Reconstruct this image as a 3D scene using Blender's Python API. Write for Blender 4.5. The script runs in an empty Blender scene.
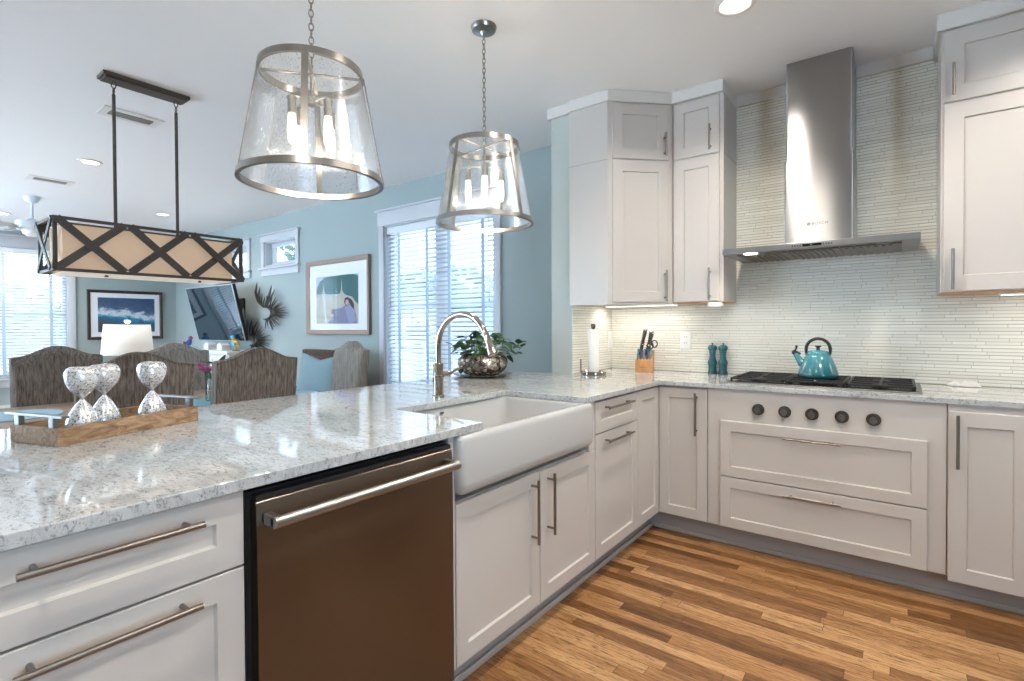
import bpy, bmesh, math, random
from mathutils import Vector, Matrix
PI = math.pi
scene = bpy.context.scene
COL = scene.collection

# ------------------------------------------------------------------ camera
def make_camera():
    f, yaw, pitch, roll = 513.8625, math.radians(37.1622), math.radians(-.7596), math.radians(-.2978)
    F = Vector((-math.sin(yaw)*math.cos(pitch), math.cos(yaw)*math.cos(pitch), math.sin(pitch)))
    R = Vector((math.cos(yaw), math.sin(yaw), 0)); U = R.cross(F)
    R2 = R*math.cos(roll) + U*math.sin(roll); U2 = -R*math.sin(roll) + U*math.cos(roll)
    cam = bpy.data.cameras.new('camera'); o = bpy.data.objects.new('camera', cam); COL.objects.link(o)
    m = Matrix((R2, U2, -F)).transposed().to_4x4(); m.translation = Vector((1.1548, -2.9736, 1.2428))
    o.matrix_world = m
    cam.sensor_width = 36; cam.lens = f/1024*36; cam.shift_y = -8.143/1024; cam.clip_start = .02; cam.clip_end = 200
    scene.camera = o
make_camera()

# ------------------------------------------------------------------ world, view, daylight
EXPOSURE = 0.36
SKY = (0.58, 0.79, 1.0); SKY_STRENGTH = 10.0
world = bpy.data.worlds.new('world'); scene.world = world; world.use_nodes = True
bg = world.node_tree.nodes['Background']; bg.inputs[0].default_value = (*SKY, 1); bg.inputs[1].default_value = SKY_STRENGTH
vs = scene.view_settings
vs.view_transform = 'Standard'; vs.look = 'None'; vs.exposure = EXPOSURE; vs.gamma = 1.0; vs.use_curve_mapping = False
cy = scene.cycles
cy.use_denoising = True; cy.max_bounces = 10; cy.diffuse_bounces = 5; cy.glossy_bounces = 5
cy.transmission_bounces = 8; cy.transparent_max_bounces = 24; cy.caustics_reflective = False; cy.caustics_refractive = False
cy.sample_clamp_indirect = 40.0

sun = bpy.data.lights.new('sun', 'SUN'); sun.energy = 20.0; sun.angle = math.radians(2); sun.color = (1.0, .98, .96)
sun_o = bpy.data.objects.new('sun', sun); COL.objects.link(sun_o); sun_o.location = (0, 0, 12); sun_o.rotation_euler = (math.radians(6), math.radians(4), 0)

def portal(name, loc, sx, sy, rot):
    """daylight sampling portal in a window opening (emits nothing itself)"""
    l = bpy.data.lights.new(name, 'AREA'); l.shape = 'RECTANGLE'; l.size = sx; l.size_y = sy
    o = bpy.data.objects.new(name, l); COL.objects.link(o); o.location = loc; o.rotation_euler = rot
    l.cycles.is_portal = True
    return o
WARM = (1.0, .92, .81)
DOWN_W = 57.0        # each recessed kitchen downlight
UNDER_W = 1.5        # under cabinet strip

# ------------------------------------------------------------------ dimensions
ZC, W, TOP, CB = 2.729, .6256, .914, .887      # ceiling, back wall plane, counter top and underside
XS = -.615                                      # kitchen face of the short partition
ZB = .118                                       # door bottoms
XL, XR, YF = -8.9, 3.5, -6.4                    # room limits

# ------------------------------------------------------------------ mesh builder
class MB:
    def __init__(s, M=None):
        s.bm = bmesh.new(); s.M = M or Matrix()
    def _merge(s, t, mi=0):
        if mi:
            for f in t.faces: f.material_index = mi
        t.transform(s.M)
        if s.M.determinant() < 0: bmesh.ops.reverse_faces(t, faces=list(t.faces))
        me = bpy.data.meshes.new('tmp'); t.to_mesh(me); t.free()
        s.bm.from_mesh(me); bpy.data.meshes.remove(me)
        return s
    def box(s, x0, x1, y0, y1, z0, z1, bev=0, seg=2, mi=0, rot=None):
        t = bmesh.new(); bmesh.ops.create_cube(t, size=1)
        for v in t.verts:
            v.co = Vector(((x0+x1)/2+v.co.x*(x1-x0), (y0+y1)/2+v.co.y*(y1-y0), (z0+z1)/2+v.co.z*(z1-z0)))
        if bev: bmesh.ops.bevel(t, geom=list(t.edges), offset=bev, segments=seg, profile=.5, affect='EDGES')
        if rot is not None: t.transform(rot)
        return s._merge(t, mi)
    def cyl(s, p, q, r, r2=None, seg=20, mi=0, cap=True):
        p, q = Vector(p), Vector(q); d = q-p
        t = bmesh.new()
        bmesh.ops.create_cone(t, cap_ends=cap, segments=seg, radius1=r, radius2=r if r2 is None else r2, depth=d.length)
        t.transform(Matrix.Translation((p+q)/2) @ d.to_track_quat('Z', 'Y').to_matrix().to_4x4())
        return s._merge(t, mi)
    def ball(s, c, r, sx=1, sy=1, sz=1, u=16, v=10, mi=0, rot=None):
        t = bmesh.new(); bmesh.ops.create_uvsphere(t, u_segments=u, v_segments=v, radius=r)
        m = Matrix.Diagonal((sx, sy, sz, 1))
        if rot is not None: m = rot @ m
        t.transform(Matrix.Translation(c) @ m)
        return s._merge(t, mi)
    def tube(s, pts, r, seg=8, closed=False, mi=0, sq=None, cap=True):
        pts = [Vector(p) for p in pts]; n = len(pts); t = bmesh.new()
        rr = r if isinstance(r, (list, tuple)) else [r]*n
        rings = []; prev = None
        for i, p in enumerate(pts):
            a = pts[(i-1) % n] if (closed or i > 0) else pts[i]
            b = pts[(i+1) % n] if (closed or i < n-1) else pts[i]
            d = (b-a).normalized()
            if prev is None:
                up = Vector((0, 0, 1)) if abs(d.z) < .9 else Vector((1, 0, 0))
                nx = d.cross(up).normalized()
            else:
                nx = (prev - d*prev.dot(d)).normalized()
            ny = d.cross(nx); prev = nx
            kx, ky = (1, 1) if sq is None else sq
            rings.append([t.verts.new(p + (nx*math.cos(2*PI*k/seg)*kx + ny*math.sin(2*PI*k/seg)*ky)*rr[i]) for k in range(seg)])
        m = n if closed else n-1
        for i in range(m):
            A, B = rings[i], rings[(i+1) % n]
            for k in range(seg): t.faces.new((A[k], A[(k+1) % seg], B[(k+1) % seg], B[k]))
        if not closed and cap:
            t.faces.new(rings[0][::-1]); t.faces.new(rings[-1])
        bmesh.ops.recalc_face_normals(t, faces=list(t.faces))
        return s._merge(t, mi)
    def lathe(s, prof, c=(0, 0, 0), seg=32, mi=0, sx=1, sy=1, closed=False):
        t = bmesh.new(); c = Vector(c); rings = []
        for r, z in prof:
            if r < 1e-5: rings.append([t.verts.new(c+Vector((0, 0, z)))])
            else: rings.append([t.verts.new(c+Vector((r*sx*math.cos(2*PI*k/seg), r*sy*math.sin(2*PI*k/seg), z))) for k in range(seg)])
        n = len(rings)
        for i in range(n if closed else n-1):
            A, B = rings[i], rings[(i+1) % n]
            for k in range(seg):
                a0, a1 = A[k % len(A)], A[(k+1) % len(A)]; b0, b1 = B[k % len(B)], B[(k+1) % len(B)]
                vs_ = []
                for v in (a0, a1, b1, b0):
                    if v not in vs_: vs_.append(v)
                if len(vs_) > 2: t.faces.new(vs_)
        bmesh.ops.recalc_face_normals(t, faces=list(t.faces))
        return s._merge(t, mi)
    def prism(s, poly, z0, z1, bev=0, mi=0, axis='z'):
        """polygon (a,b) extruded along z (or along y: (x,z) polygons, or along x: (y,z))"""
        t = bmesh.new()
        def P(a, b, h): return (a, b, h) if axis == 'z' else (a, h, b) if axis == 'y' else (h, a, b)
        lo = [t.verts.new(P(a, b, z0)) for a, b in poly]; hi = [t.verts.new(P(a, b, z1)) for a, b in poly]
        t.faces.new(lo[::-1]); t.faces.new(hi); n = len(poly)
        for i in range(n): t.faces.new((lo[i], lo[(i+1) % n], hi[(i+1) % n], hi[i]))
        bmesh.ops.recalc_face_normals(t, faces=list(t.faces))
        if bev: bmesh.ops.bevel(t, geom=list(t.edges), offset=bev, segments=2, profile=.5, affect='EDGES')
        return s._merge(t, mi)
    def poly(s, verts, faces, mi=0):
        t = bmesh.new(); v = [t.verts.new(p) for p in verts]
        for f in faces: t.faces.new([v[i] for i in f])
        return s._merge(t, mi)
    def grid(s, fn, nu, nv, mi=0, closeu=False):
        t = bmesh.new()
        g = [[t.verts.new(fn(i/(nu-(0 if closeu else 1)), j/(nv-1))) for j in range(nv)] for i in range(nu)]
        for i in range(nu if closeu else nu-1):
            for j in range(nv-1):
                i2 = (i+1) % nu
                t.faces.new((g[i][j], g[i2][j], g[i2][j+1], g[i][j+1]))
        return s._merge(t, mi)
    def loft(s, loops, mi=0, cap0=True, cap1=True):
        t = bmesh.new(); R = [[t.verts.new(p) for p in L] for L in loops]; n = len(R[0])
        for A, B in zip(R, R[1:]):
            for k in range(n): t.faces.new((A[k], A[(k+1) % n], B[(k+1) % n], B[k]))
        if cap0: t.faces.new(R[0][::-1])
        if cap1: t.faces.new(R[-1])
        bmesh.ops.recalc_face_normals(t, faces=list(t.faces))
        return s._merge(t, mi)
    def shaker(s, u0, u1, v0, v1, rail=.057, w1=0, th=.02, rec=.009, mi=0):
        """one shaker front: (u, v) on the face, w towards the room; outer face at w1"""
        t = bmesh.new(); r = rail; e = .004
        def rect(a, b, c, d, w): return [t.verts.new((a, w, c)), t.verts.new((b, w, c)), t.verts.new((b, w, d)), t.verts.new((a, w, d))]
        L = [rect(u0, u1, v0, v1, w1-th), rect(u0, u1, v0, v1, w1-.002), rect(u0+.002, u1-.002, v0+.002, v1-.002, w1),
             rect(u0+r, u1-r, v0+r, v1-r, w1), rect(u0+r+e, u1-r-e, v0+r+e, v1-r-e, w1-rec)]
        for A, B in zip(L, L[1:]):
            for k in range(4): t.faces.new((A[k], A[(k+1) % 4], B[(k+1) % 4], B[k]))
        t.faces.new(L[0][::-1]); t.faces.new(L[-1])
        bmesh.ops.recalc_face_normals(t, faces=list(t.faces))
        return s._merge(t, mi)
    def bar(s, a, b, w0, off=.035, r=.0062, inset=.025):
        """bar pull between two (u, v) points standing OFF the face at w0"""
        A, B = Vector((a[0], w0+off, a[1])), Vector((b[0], w0+off, b[1])); d = (B-A).normalized()
        s.cyl(A, B, r, seg=14)
        for p in (A+d*inset, B-d*inset): s.cyl((p.x, w0, p.z), (p.x, w0+off, p.z), r*.8, seg=10)
        return s
    def build(s, name, mat, parent=None, smooth=True, ang=38, pivot=None):
        me = bpy.data.meshes.new(name)
        if parent is None and pivot is None:
            c = [v.co for v in s.bm.verts]
            pivot = Vector(((min(p.x for p in c)+max(p.x for p in c))/2, (min(p.y for p in c)+max(p.y for p in c))/2, min(p.z for p in c)))
        base = Vector(parent['_w']) if parent is not None else Vector(pivot)
        s.bm.transform(Matrix.Translation(-base)); s.bm.to_mesh(me); s.bm.free()
        for m in (mat if isinstance(mat, (list, tuple)) else [mat]): me.materials.append(m)
        if smooth:
            me.polygons.foreach_set('use_smooth', [True]*len(me.polygons)); me.set_sharp_from_angle(angle=math.radians(ang))
        o = bpy.data.objects.new(name, me); COL.objects.link(o)
        if parent is not None: o.parent = parent
        else: o.location = base
        if smooth and len(me.polygons) < 220:
            wn = o.modifiers.new('normals', 'WEIGHTED_NORMAL'); wn.keep_sharp = True
        o['_w'] = tuple(base)
        return o

def tag(o, label, cat, group=None, kind=None):
    if label: o['label'] = label
    if cat: o['category'] = cat
    if group: o['group'] = group
    if kind: o['kind'] = kind
    return o
def thing(name, label, cat, loc=(0, 0, 0), group=None):
    o = bpy.data.objects.new(name, None); COL.objects.link(o); o.location = loc; o.empty_display_size = .05
    o['_w'] = tuple(loc)
    return tag(o, label, cat, group)
def struct(name, mb, mat, parent=None, **k):
    o = mb.build(name, mat, parent, **k)
    if parent is None: o['kind'] = 'structure'
    return o
def struct_root(name, loc):
    o = bpy.data.objects.new(name, None); COL.objects.link(o); o.location = loc; o['_w'] = tuple(loc); o['kind'] = 'structure'
    return o
def dup(src, loc=None, rotz=None, label=None, parent=None):
    c = src.copy(); COL.objects.link(c)
    if parent is not None: c.parent = parent
    if loc is not None: c.location = loc
    if rotz is not None: c.rotation_euler = (0, 0, rotz)
    if label: c['label'] = label
    for ch in list(src.children): dup(ch, parent=c)
    return c
def lamp(name, kind, loc, energy, color, parent=None, **k):
    l = bpy.data.lights.new(name, kind); l.energy = energy; l.color = color
    for a, b in k.items(): setattr(l, a, b)
    o = bpy.data.objects.new(name, l); COL.objects.link(o)
    if parent is not None:
        o.parent = parent; o.location = Vector(loc)-Vector(parent['_w'])
    else: o.location = loc
    return o
def face_pen(w=0):      # peninsula fronts: u = y, outward = +x
    return Matrix(((0, 1, 0, w), (1, 0, 0, 0), (0, 0, 1, 0), (0, 0, 0, 1)))
def face_back(y=0):     # fronts along the back wall: u = x, outward = -y
    return Matrix(((1, 0, 0, 0), (0, -1, 0, y), (0, 0, 1, 0), (0, 0, 0, 1)))
def rrect(x0, x1, y0, y1, r, z, n=5):
    out = []
    for cx_, cy_, a in ((x1-r, y1-r, 0), (x0+r, y1-r, 90), (x0+r, y0+r, 180), (x1-r, y0+r, 270)):
        for k in range(n+1):
            t = math.radians(a+90*k/n); out.append(Vector((cx_+r*math.cos(t), cy_+r*math.sin(t), z)))
    return out

# ------------------------------------------------------------------ materials
class NT:
    def __init__(s, name):
        s.m = bpy.data.materials.new(name); s.m.use_nodes = True; s.t = s.m.node_tree; s.b = s.t.nodes['Principled BSDF']
    def n(s, typ, **k):
        o = s.t.nodes.new(typ)
        for a, b in k.items(): setattr(o, a, b)
        return o
    def l(s, a, b): s.t.links.new(a, b)
    def set(s, **k):
        for a, b in k.items():
            i = s.b.inputs[a.replace('_', ' ')]
            if hasattr(b, 'is_output'): s.l(b, i)
            else: i.default_value = (*b, 1) if isinstance(b, tuple) and len(b) == 3 else b
        return s
    def coord(s, scale=(1, 1, 1), rot=(0, 0, 0), loc=(0, 0, 0), out='Object'):
        tc = s.n('ShaderNodeTexCoord'); mp = s.n('ShaderNodeMapping')
        mp.inputs['Scale'].default_value = scale; mp.inputs['Rotation'].default_value = rot; mp.inputs['Location'].default_value = loc
        s.l(tc.outputs[out], mp.inputs[0]); return mp.outputs[0]
    def noise(s, vec, scale=5, detail=4, rough=.55, dist=0, out='Fac'):
        o = s.n('ShaderNodeTexNoise'); s.l(vec, o.inputs['Vector'])
        for a, b in (('Scale', scale), ('Detail', detail), ('Roughness', rough), ('Distortion', dist)): o.inputs[a].default_value = b
        return o.outputs[out]
    def ramp(s, fac, *stops, interp='LINEAR'):
        o = s.n('ShaderNodeValToRGB'); o.color_ramp.interpolation = interp; e = o.color_ramp.elements
        while len(e) < len(stops): e.new(.5)
        for i, (p, c) in enumerate(stops):
            e[i].position = p; e[i].color = (*c, 1) if isinstance(c, tuple) else (c, c, c, 1)
        s.l(fac, o.inputs[0]); return o.outputs[0]
    def mix(s, fac, a, b, mode='MIX'):
        o = s.n('ShaderNodeMix', data_type='RGBA', blend_type=mode)
        for v, i in ((fac, 0), (a, 6), (b, 7)):
            if hasattr(v, 'is_output'): s.l(v, o.inputs[i])
            else: o.inputs[i].default_value = (*v, 1) if isinstance(v, tuple) else v
        return o.outputs[2]
    def math(s, op, a, b=None, c=None):
        o = s.n('ShaderNodeMath', operation=op)
        for v, i in ((a, 0), (b, 1), (c, 2)):
            if v is None: continue
            if hasattr(v, 'is_output'): s.l(v, o.inputs[i])
            else: o.inputs[i].default_value = v
        return o.outputs[0]
    def xyz(s, vec):
        o = s.n('ShaderNodeSeparateXYZ'); s.l(vec, o.inputs[0]); return o.outputs
    def comb(s, x, y, z=0.0):
        o = s.n('ShaderNodeCombineXYZ')
        for v, i in ((x, 0), (y, 1), (z, 2)):
            if hasattr(v, 'is_output'): s.l(v, o.inputs[i])
            else: o.inputs[i].default_value = v
        return o.outputs[0]
    def white(s, vec, dims='2D'):
        o = s.n('ShaderNodeTexWhiteNoise', noise_dimensions=dims)
        s.l(vec, o.inputs['W' if dims == '1D' else 'Vector']); return o.outputs['Value']
    def bump(s, h, strength=.2, dist=.01):
        o = s.n('ShaderNodeBump'); o.inputs['Strength'].default_value = strength; o.inputs['Distance'].default_value = dist
        s.l(h, o.inputs['Height']); s.l(o.outputs[0], s.b.inputs['Normal']); return s
M = {}
def simple(name, col, rough=.5, metal=0, var=.0, vscale=8, **k):
    t = NT(name)
    if var:
        v = t.noise(t.coord(), vscale, 3)
        c = t.mix(v, tuple(x*(1-var) for x in col), tuple(min(1, x*(1+var)) for x in col)); t.set(Base_Color=c)
    else: t.set(Base_Color=col)
    t.set(Roughness=rough, Metallic=metal, **k); M[name] = t.m; return t.m
simple('cabinet_paint', (.54, .505, .47), .33, var=.015, vscale=2)
simple('trim_paint', (.66, .635, .60), .4, var=.01, vscale=2)
simple('window_paint', (.55, .57, .60), .4, var=.01, vscale=2)
simple('ceiling_paint', (.92, .93, .93), .9, var=.012, vscale=1.2)
simple('carcass_wood', (.62, .36, .17), .6, var=.1)
simple('toe_paint', (.38, .355, .335), .5, var=.03)
simple('nickel', (.31, .29, .265), .28, 1.0, var=.03)
simple('polished_nickel', (.42, .365, .31), .1, 1.0, var=.03)
simple('pull_metal', (.27, .24, .215), .32, 1.0, var=.04)
simple('steel_dull', (.22, .22, .215), .38, .9, var=.15, vscale=50)
simple('dark_bronze', (.075, .063, .052), .55, .2, var=.2, vscale=30)
simple('black_plastic', (.012, .012, .013), .35, var=.1)
simple('cast_iron', (.022, .021, .021), .5, .2, var=.25, vscale=60)
simple('black_glass', (.014, .013, .013), .12, var=.1)
simple('sink_ceramic', (.47, .47, .46), .12, var=.008, vscale=3)
simple('white_plastic', (.82, .82, .80), .35, var=.01)
simple('paper', (.88, .86, .83), .9, var=.03, vscale=40)
simple('cloth_white', (.86, .83, .80), .95, var=.03, vscale=60)
def slat_mat():
    t = NT('blind_slat'); t.set(Base_Color=(.86, .89, .93), Roughness=.5)
    tl = t.n('ShaderNodeBsdfTranslucent'); tl.inputs[0].default_value = (.86, .90, .95, 1)
    mx = t.n('ShaderNodeMixShader'); mx.inputs[0].default_value = .18; t.l(t.b.outputs[0], mx.inputs[1]); t.l(tl.outputs[0], mx.inputs[2])
    t.l(mx.outputs[0], t.t.nodes['Material Output'].inputs[0]); M['blind_slat'] = t.m
simple('ladder_tape', (.50, .60, .70), .9, var=.05, vscale=30)
simple('lamp_base_glass', (.10, .30, .36), .15, var=.1)
simple('white_wood', (.70, .70, .69), .6, var=.06, vscale=14)
simple('teal_mat', (.20, .44, .52), .8, var=.15, vscale=60)
simple('blue_mat', (.34, .50, .60), .8, var=.12, vscale=40)
simple('mat_board', (.80, .83, .85), .9, var=.01)
simple('dark_frame', (.045, .022, .018), .35, var=.3, vscale=20)
simple('oak_frame', (.30, .20, .15), .45, var=.15, vscale=25)
simple('tv_plastic', (.02, .02, .022), .35, var=.1)
simple('tv_edge', (.55, .56, .58), .3, .8, var=.03)
simple('fan_blade', (.62, .66, .68), .5, var=.03)
simple('mantel_box', (.62, .65, .66), .6, var=.05)
simple('blue_bird_glass', (.03, .12, .42), .15, var=.2)
simple('red_glass', (.25, .03, .05), .2, var=.2)
simple('amber_glass', (.45, .25, .04), .15, var=.25)
simple('cyan_glass', (.05, .40, .58), .15, var=.2)
simple('spike_metal', (.075, .065, .058), .4, .7, var=.4, vscale=20)
simple('spike_pale', (.42, .38, .33), .5, .3, var=.3, vscale=14)
simple('petal_pink', (.72, .26, .48), .6, var=.25, vscale=60)
simple('leaf_dark', (.035, .085, .03), .45, var=.4, vscale=40)
simple('stem_green', (.12, .24, .06), .5, var=.3)
simple('dark_leg_wood', (.06, .04, .03), .4, var=.2)
simple('pillow_blue', (.23, .34, .385), .95, var=.08, vscale=50)
simple('knife_steel', (.6, .6, .6), .25, 1, var=.03)
simple('knife_handle_dark', (.05, .042, .038), .4, var=.5, vscale=70)
simple('knife_handle_teal', (.05, .30, .36), .35, var=.15, vscale=40)
simple('knife_handle_violet', (.10, .09, .22), .35, var=.15, vscale=40)
simple('ink', (.03, .028, .026), .5, var=.05)
simple('logo_ink', (.10, .10, .11), .4, var=.05)
simple('soil', (.05, .035, .022), .95, var=.4, vscale=60)
simple('copper_filter', (.22, .19, .165), .4, .9, var=.2, vscale=40)
simple('bronze_hw', (.15, .12, .10), .32, 1, var=.2, vscale=40)

slat_mat()
def paint_wall(name, p, q):
    t = NT(name); c = t.coord()
    v = t.noise(c, 1.3, 2); f = t.noise(c, 160, 2)
    t.set(Base_Color=t.mix(v, p, q), Roughness=.75).bump(f, .06, .002); M[name] = t.m
paint_wall('wall_paint', (.325, .385, .385), (.34, .405, .405)); paint_wall('wall_paint_lit', (.45, .49, .46), (.47, .51, .48))  # paler copy for the partition, kitchen light put into the wall paint colour
def quartz():
    t = NT('quartz'); c = t.coord(); s = t.coord(scale=(1.0, 2.6, 1.6), rot=(0, 0, 1.1))
    base = t.ramp(t.noise(c, 3.2, 5, .6), (.3, (.43, .45, .46)), (.65, (.58, .585, .58)))
    cloud = t.ramp(t.noise(s, 7.5, 9, .68, 1.6), (.44, 0.0), (.60, 1.0))
    a = t.mix(t.math('MULTIPLY', cloud, .75), base, (.40, .415, .42))
    fl = t.ramp(t.noise(s, 34, 9, .76, 1.4), (.515, 0.0), (.60, 1.0))
    b = t.mix(t.math('MULTIPLY', fl, .68), a, (.095, .11, .118))
    wm = t.ramp(t.noise(t.coord(scale=(1, 1.7, 1), loc=(3, 1, 2)), 26, 7, .7, 1.2), (.56, 0.0), (.68, 1.0))
    d = t.mix(t.math('MULTIPLY', wm, .5), b, (.50, .43, .36))
    t.set(Base_Color=d, Roughness=.03); t.b.inputs['Specular IOR Level'].default_value = 1.0; M['quartz'] = t.m
quartz()
def oak_floor():
    t = NT('oak_floor'); c = t.coord(); X, Y, Z = t.xyz(c)
    pw = .057
    rowf = t.math('DIVIDE', Y, pw); row = t.math('FLOOR', rowf)
    h1 = t.white(row, '1D'); h2 = t.white(t.math('ADD', row, 37.3), '1D')
    ln = t.math('ADD', t.math('MULTIPLY', h2, .6), .45)
    uf = t.math('DIVIDE', t.math('ADD', X, t.math('MULTIPLY', h1, 3.0)), ln); ui = t.math('FLOOR', uf)
    pid = t.white(t.comb(ui, row)); pid2 = t.white(t.comb(t.math('ADD', ui, 17.0), row))
    gv = t.comb(t.math('ADD', t.math('MULTIPLY', X, 2.2), t.math('MULTIPLY', pid, 40.0)), t.math('MULTIPLY', Y, 26.0), t.math('MULTIPLY', pid2, 9.0))
    g1 = t.noise(gv, 1.6, 9, .68, 1.6); g2 = t.noise(gv, 4.5, 8, .75, 1.2)
    tone = t.math('ADD', t.math('MULTIPLY', pid, .50), t.math('MULTIPLY', g1, .80))
    col = t.ramp(tone, (.34, (.095, .036, .010)), (.52, (.245, .108, .036)), (.70, (.39, .192, .072)), (.92, (.56, .32, .145)))
    col = t.mix(t.ramp(g2, (.49, 0.0), (.62, .85)), col, (.075, .031, .011))
    fx = t.math('FRACT', uf); fy = t.math('FRACT', rowf)
    ex = t.math('LESS_THAN', t.math('MULTIPLY', fx, ln), .0022); ey = t.math('LESS_THAN', fy, .035)
    gap = t.math('MAXIMUM', ex, ey)
    col = t.mix(t.math('MULTIPLY', gap, .75), col, (.03, .014, .007))
    t.set(Base_Color=col, Roughness=t.math('ADD', t.math('MULTIPLY', g2, .2), .27)).bump(t.math('SUBTRACT', t.math('MULTIPLY', g2, .15), gap), .25, .002)
    M['oak_floor'] = t.m
oak_floor()
def mosaic(name, ax):
    t = NT(name); c = t.coord(); s = t.xyz(c); U = s[ax]; Z = s[2]; h = .0178
    rf = t.math('DIVIDE', Z, h); r0 = t.math('FLOOR', rf); h1 = t.white(r0, '1D'); h2 = t.white(t.math('ADD', r0, 11.7), '1D')
    w = t.math('ADD', t.math('MULTIPLY', h2, .16), .10)
    uf = t.math('DIVIDE', t.math('ADD', U, t.math('MULTIPLY', h1, 2.0)), w); ui = t.math('FLOOR', uf)
    pid = t.white(t.comb(ui, r0))
    fx = t.math('MULTIPLY', t.math('FRACT', uf), w); fy = t.math('MULTIPLY', t.math('FRACT', rf), h)
    thick = t.math('ADD', .0020, t.math('MULTIPLY', h2, .0022))
    g = t.math('MAXIMUM', t.math('LESS_THAN', fx, .0019), t.math('LESS_THAN', fy, thick))
    col = t.ramp(pid, (0, (.78, .76, .67)), (.5, (.83, .81, .72)), (1, (.88, .865, .79)))
    col = t.mix(g, col, (.40, .38, .32))
    t.set(Base_Color=col, Roughness=t.math('ADD', .16, t.math('MULTIPLY', g, .5))).bump(t.math('SUBTRACT', t.math('MULTIPLY', pid, .3), g), .35, .002)
    M[name] = t.m
mosaic('mosaic_back', 0); mosaic('mosaic_side', 1)
def steel(name, col, rough, along, an=.75, tangent='X'):
    t = NT(name); sc = [260, 260, 260]; sc[along] = 2.0
    f = t.noise(t.coord(scale=tuple(sc)), 1, 3)
    t.set(Base_Color=t.mix(f, tuple(x*.975 for x in col), tuple(x*1.02 for x in col)), Metallic=1.0,
          Roughness=rough, Anisotropic=an)
    t.b.inputs['Anisotropic Rotation'].default_value = .25
    tg = t.n('ShaderNodeTangent', direction_type='RADIAL', axis='Z'); t.l(tg.outputs[0], t.b.inputs['Tangent'])
    M[name] = t.m
steel('steel_hood', (.37, .365, .36), .29, 0, 1.0); steel('steel_canopy', (.36, .36, .36), .3, 0, .4)
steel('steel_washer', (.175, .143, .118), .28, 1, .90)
def tray_wood(name, a, b, d, sc):
    t = NT(name); c = t.coord(scale=sc); g = t.noise(c, 5, 9, .65, 1.8)
    t.set(Base_Color=t.ramp(g, (.3, a), (.52, b), (.75, d)), Roughness=.6).bump(g, .2, .003); M[name] = t.m
tray_wood('rustic_wood', (.13, .07, .035), (.33, .20, .11), (.50, .35, .22), (9, 1.6, 9))
tray_wood('table_wood', (.20, .13, .09), (.36, .25, .17), (.46, .34, .25), (6, 1, 6))
tray_wood('block_wood', (.36, .17, .065), (.52, .26, .11), (.60, .33, .15), (1, 4, 2))
def weave(name, a, b, sc, dark=.5):
    t = NT(name); f = t.noise(t.coord(scale=sc), 1, 5, .6); g = t.noise(t.coord(scale=(220, 220, 220)), 1, 2)
    c = t.ramp(f, (.36, a), (.5, tuple((x+y)/2 for x, y in zip(a, b))), (.66, b))
    t.set(Base_Color=t.mix(t.math('MULTIPLY', g, dark), c, tuple(x*.5 for x in a)), Roughness=.95).bump(g, .3, .003); M[name] = t.m
weave('chair_tweed', (.10, .075, .058), (.36, .30, .25), (130, 130, 7))
weave('chair_linen', (.21, .185, .16), (.43, .39, .345), (90, 90, 9), .35)
weave('wicker', (.045, .028, .02), (.16, .10, .07), (60, 60, 25))
weave('shade_linen', (.52, .40, .30), (.66, .53, .41), (30, 30, 160), .12)
def leafy():
    t = NT('leaf_print'); v = t.n('ShaderNodeTexVoronoi', feature='DISTANCE_TO_EDGE'); v.inputs['Scale'].default_value = 22
    t.l(t.coord(scale=(1, 1, .6), rot=(.4, .3, .8)), v.inputs['Vector'])
    t.set(Base_Color=t.ramp(v.outputs['Distance'], (.03, (.62, .66, .62)), (.10, (.04, .09, .09)), (.5, (.09, .16, .15))), Roughness=.9); M['leaf_print'] = t.m
leafy()
def glassy(name, tint=(1, 1, 1), rough=.03, seed=0.0, base=.06, fr=.8):
    """thin pane: clear with a fresnel sheen, seeds scatter a little"""
    t = NT(name); nt = t.t; out = nt.nodes['Material Output']; nt.nodes.remove(t.b)
    tr = t.n('ShaderNodeBsdfTransparent'); tr.inputs[0].default_value = (*tint, 1)
    gl = t.n('ShaderNodeBsdfGlossy'); gl.inputs['Roughness'].default_value = rough
    lw = t.n('ShaderNodeLayerWeight'); lw.inputs[0].default_value = .35
    fac = t.math('MINIMUM', t.math('ADD', t.math('MULTIPLY', lw.outputs['Fresnel'], fr), base), .9)
    mx = t.n('ShaderNodeMixShader'); t.l(fac, mx.inputs[0]); t.l(tr.outputs[0], mx.inputs[1]); t.l(gl.outputs[0], mx.inputs[2])
    res = mx.outputs[0]
    if seed:
        f = t.noise(t.coord(scale=(1, 1, .7)), 150, 2, .5); sp = t.ramp(f, (.54, 0.0), (.66, seed*1.5))
        h = t.noise(t.coord(), 22, 3); bp = t.n('ShaderNodeBump'); bp.inputs['Strength'].default_value = .22; bp.inputs['Distance'].default_value = .006
        t.l(t.math('ADD', f, h), bp.inputs['Height']); t.l(bp.outputs[0], gl.inputs['Normal'])
        tl = t.n('ShaderNodeBsdfTranslucent'); tl.inputs[0].default_value = (.95, .95, .95, 1)
        m2 = t.n('ShaderNodeMixShader'); t.l(t.math('ADD', sp, seed*.12), m2.inputs[0]); t.l(res, m2.inputs[1]); t.l(tl.outputs[0], m2.inputs[2]); res = m2.outputs[0]
    t.l(res, out.inputs[0]); M[name] = t.m
glassy('seeded_glass', (.975, .985, .985), .10, .12, .03); glassy('pane_glass', (.97, .985, .99), .01); glassy('vase_glass', (.9, .96, .97), .03, 0, .1)
glassy('picture_glass', (1, 1, 1), .02, 0, .0, .07)
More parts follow.
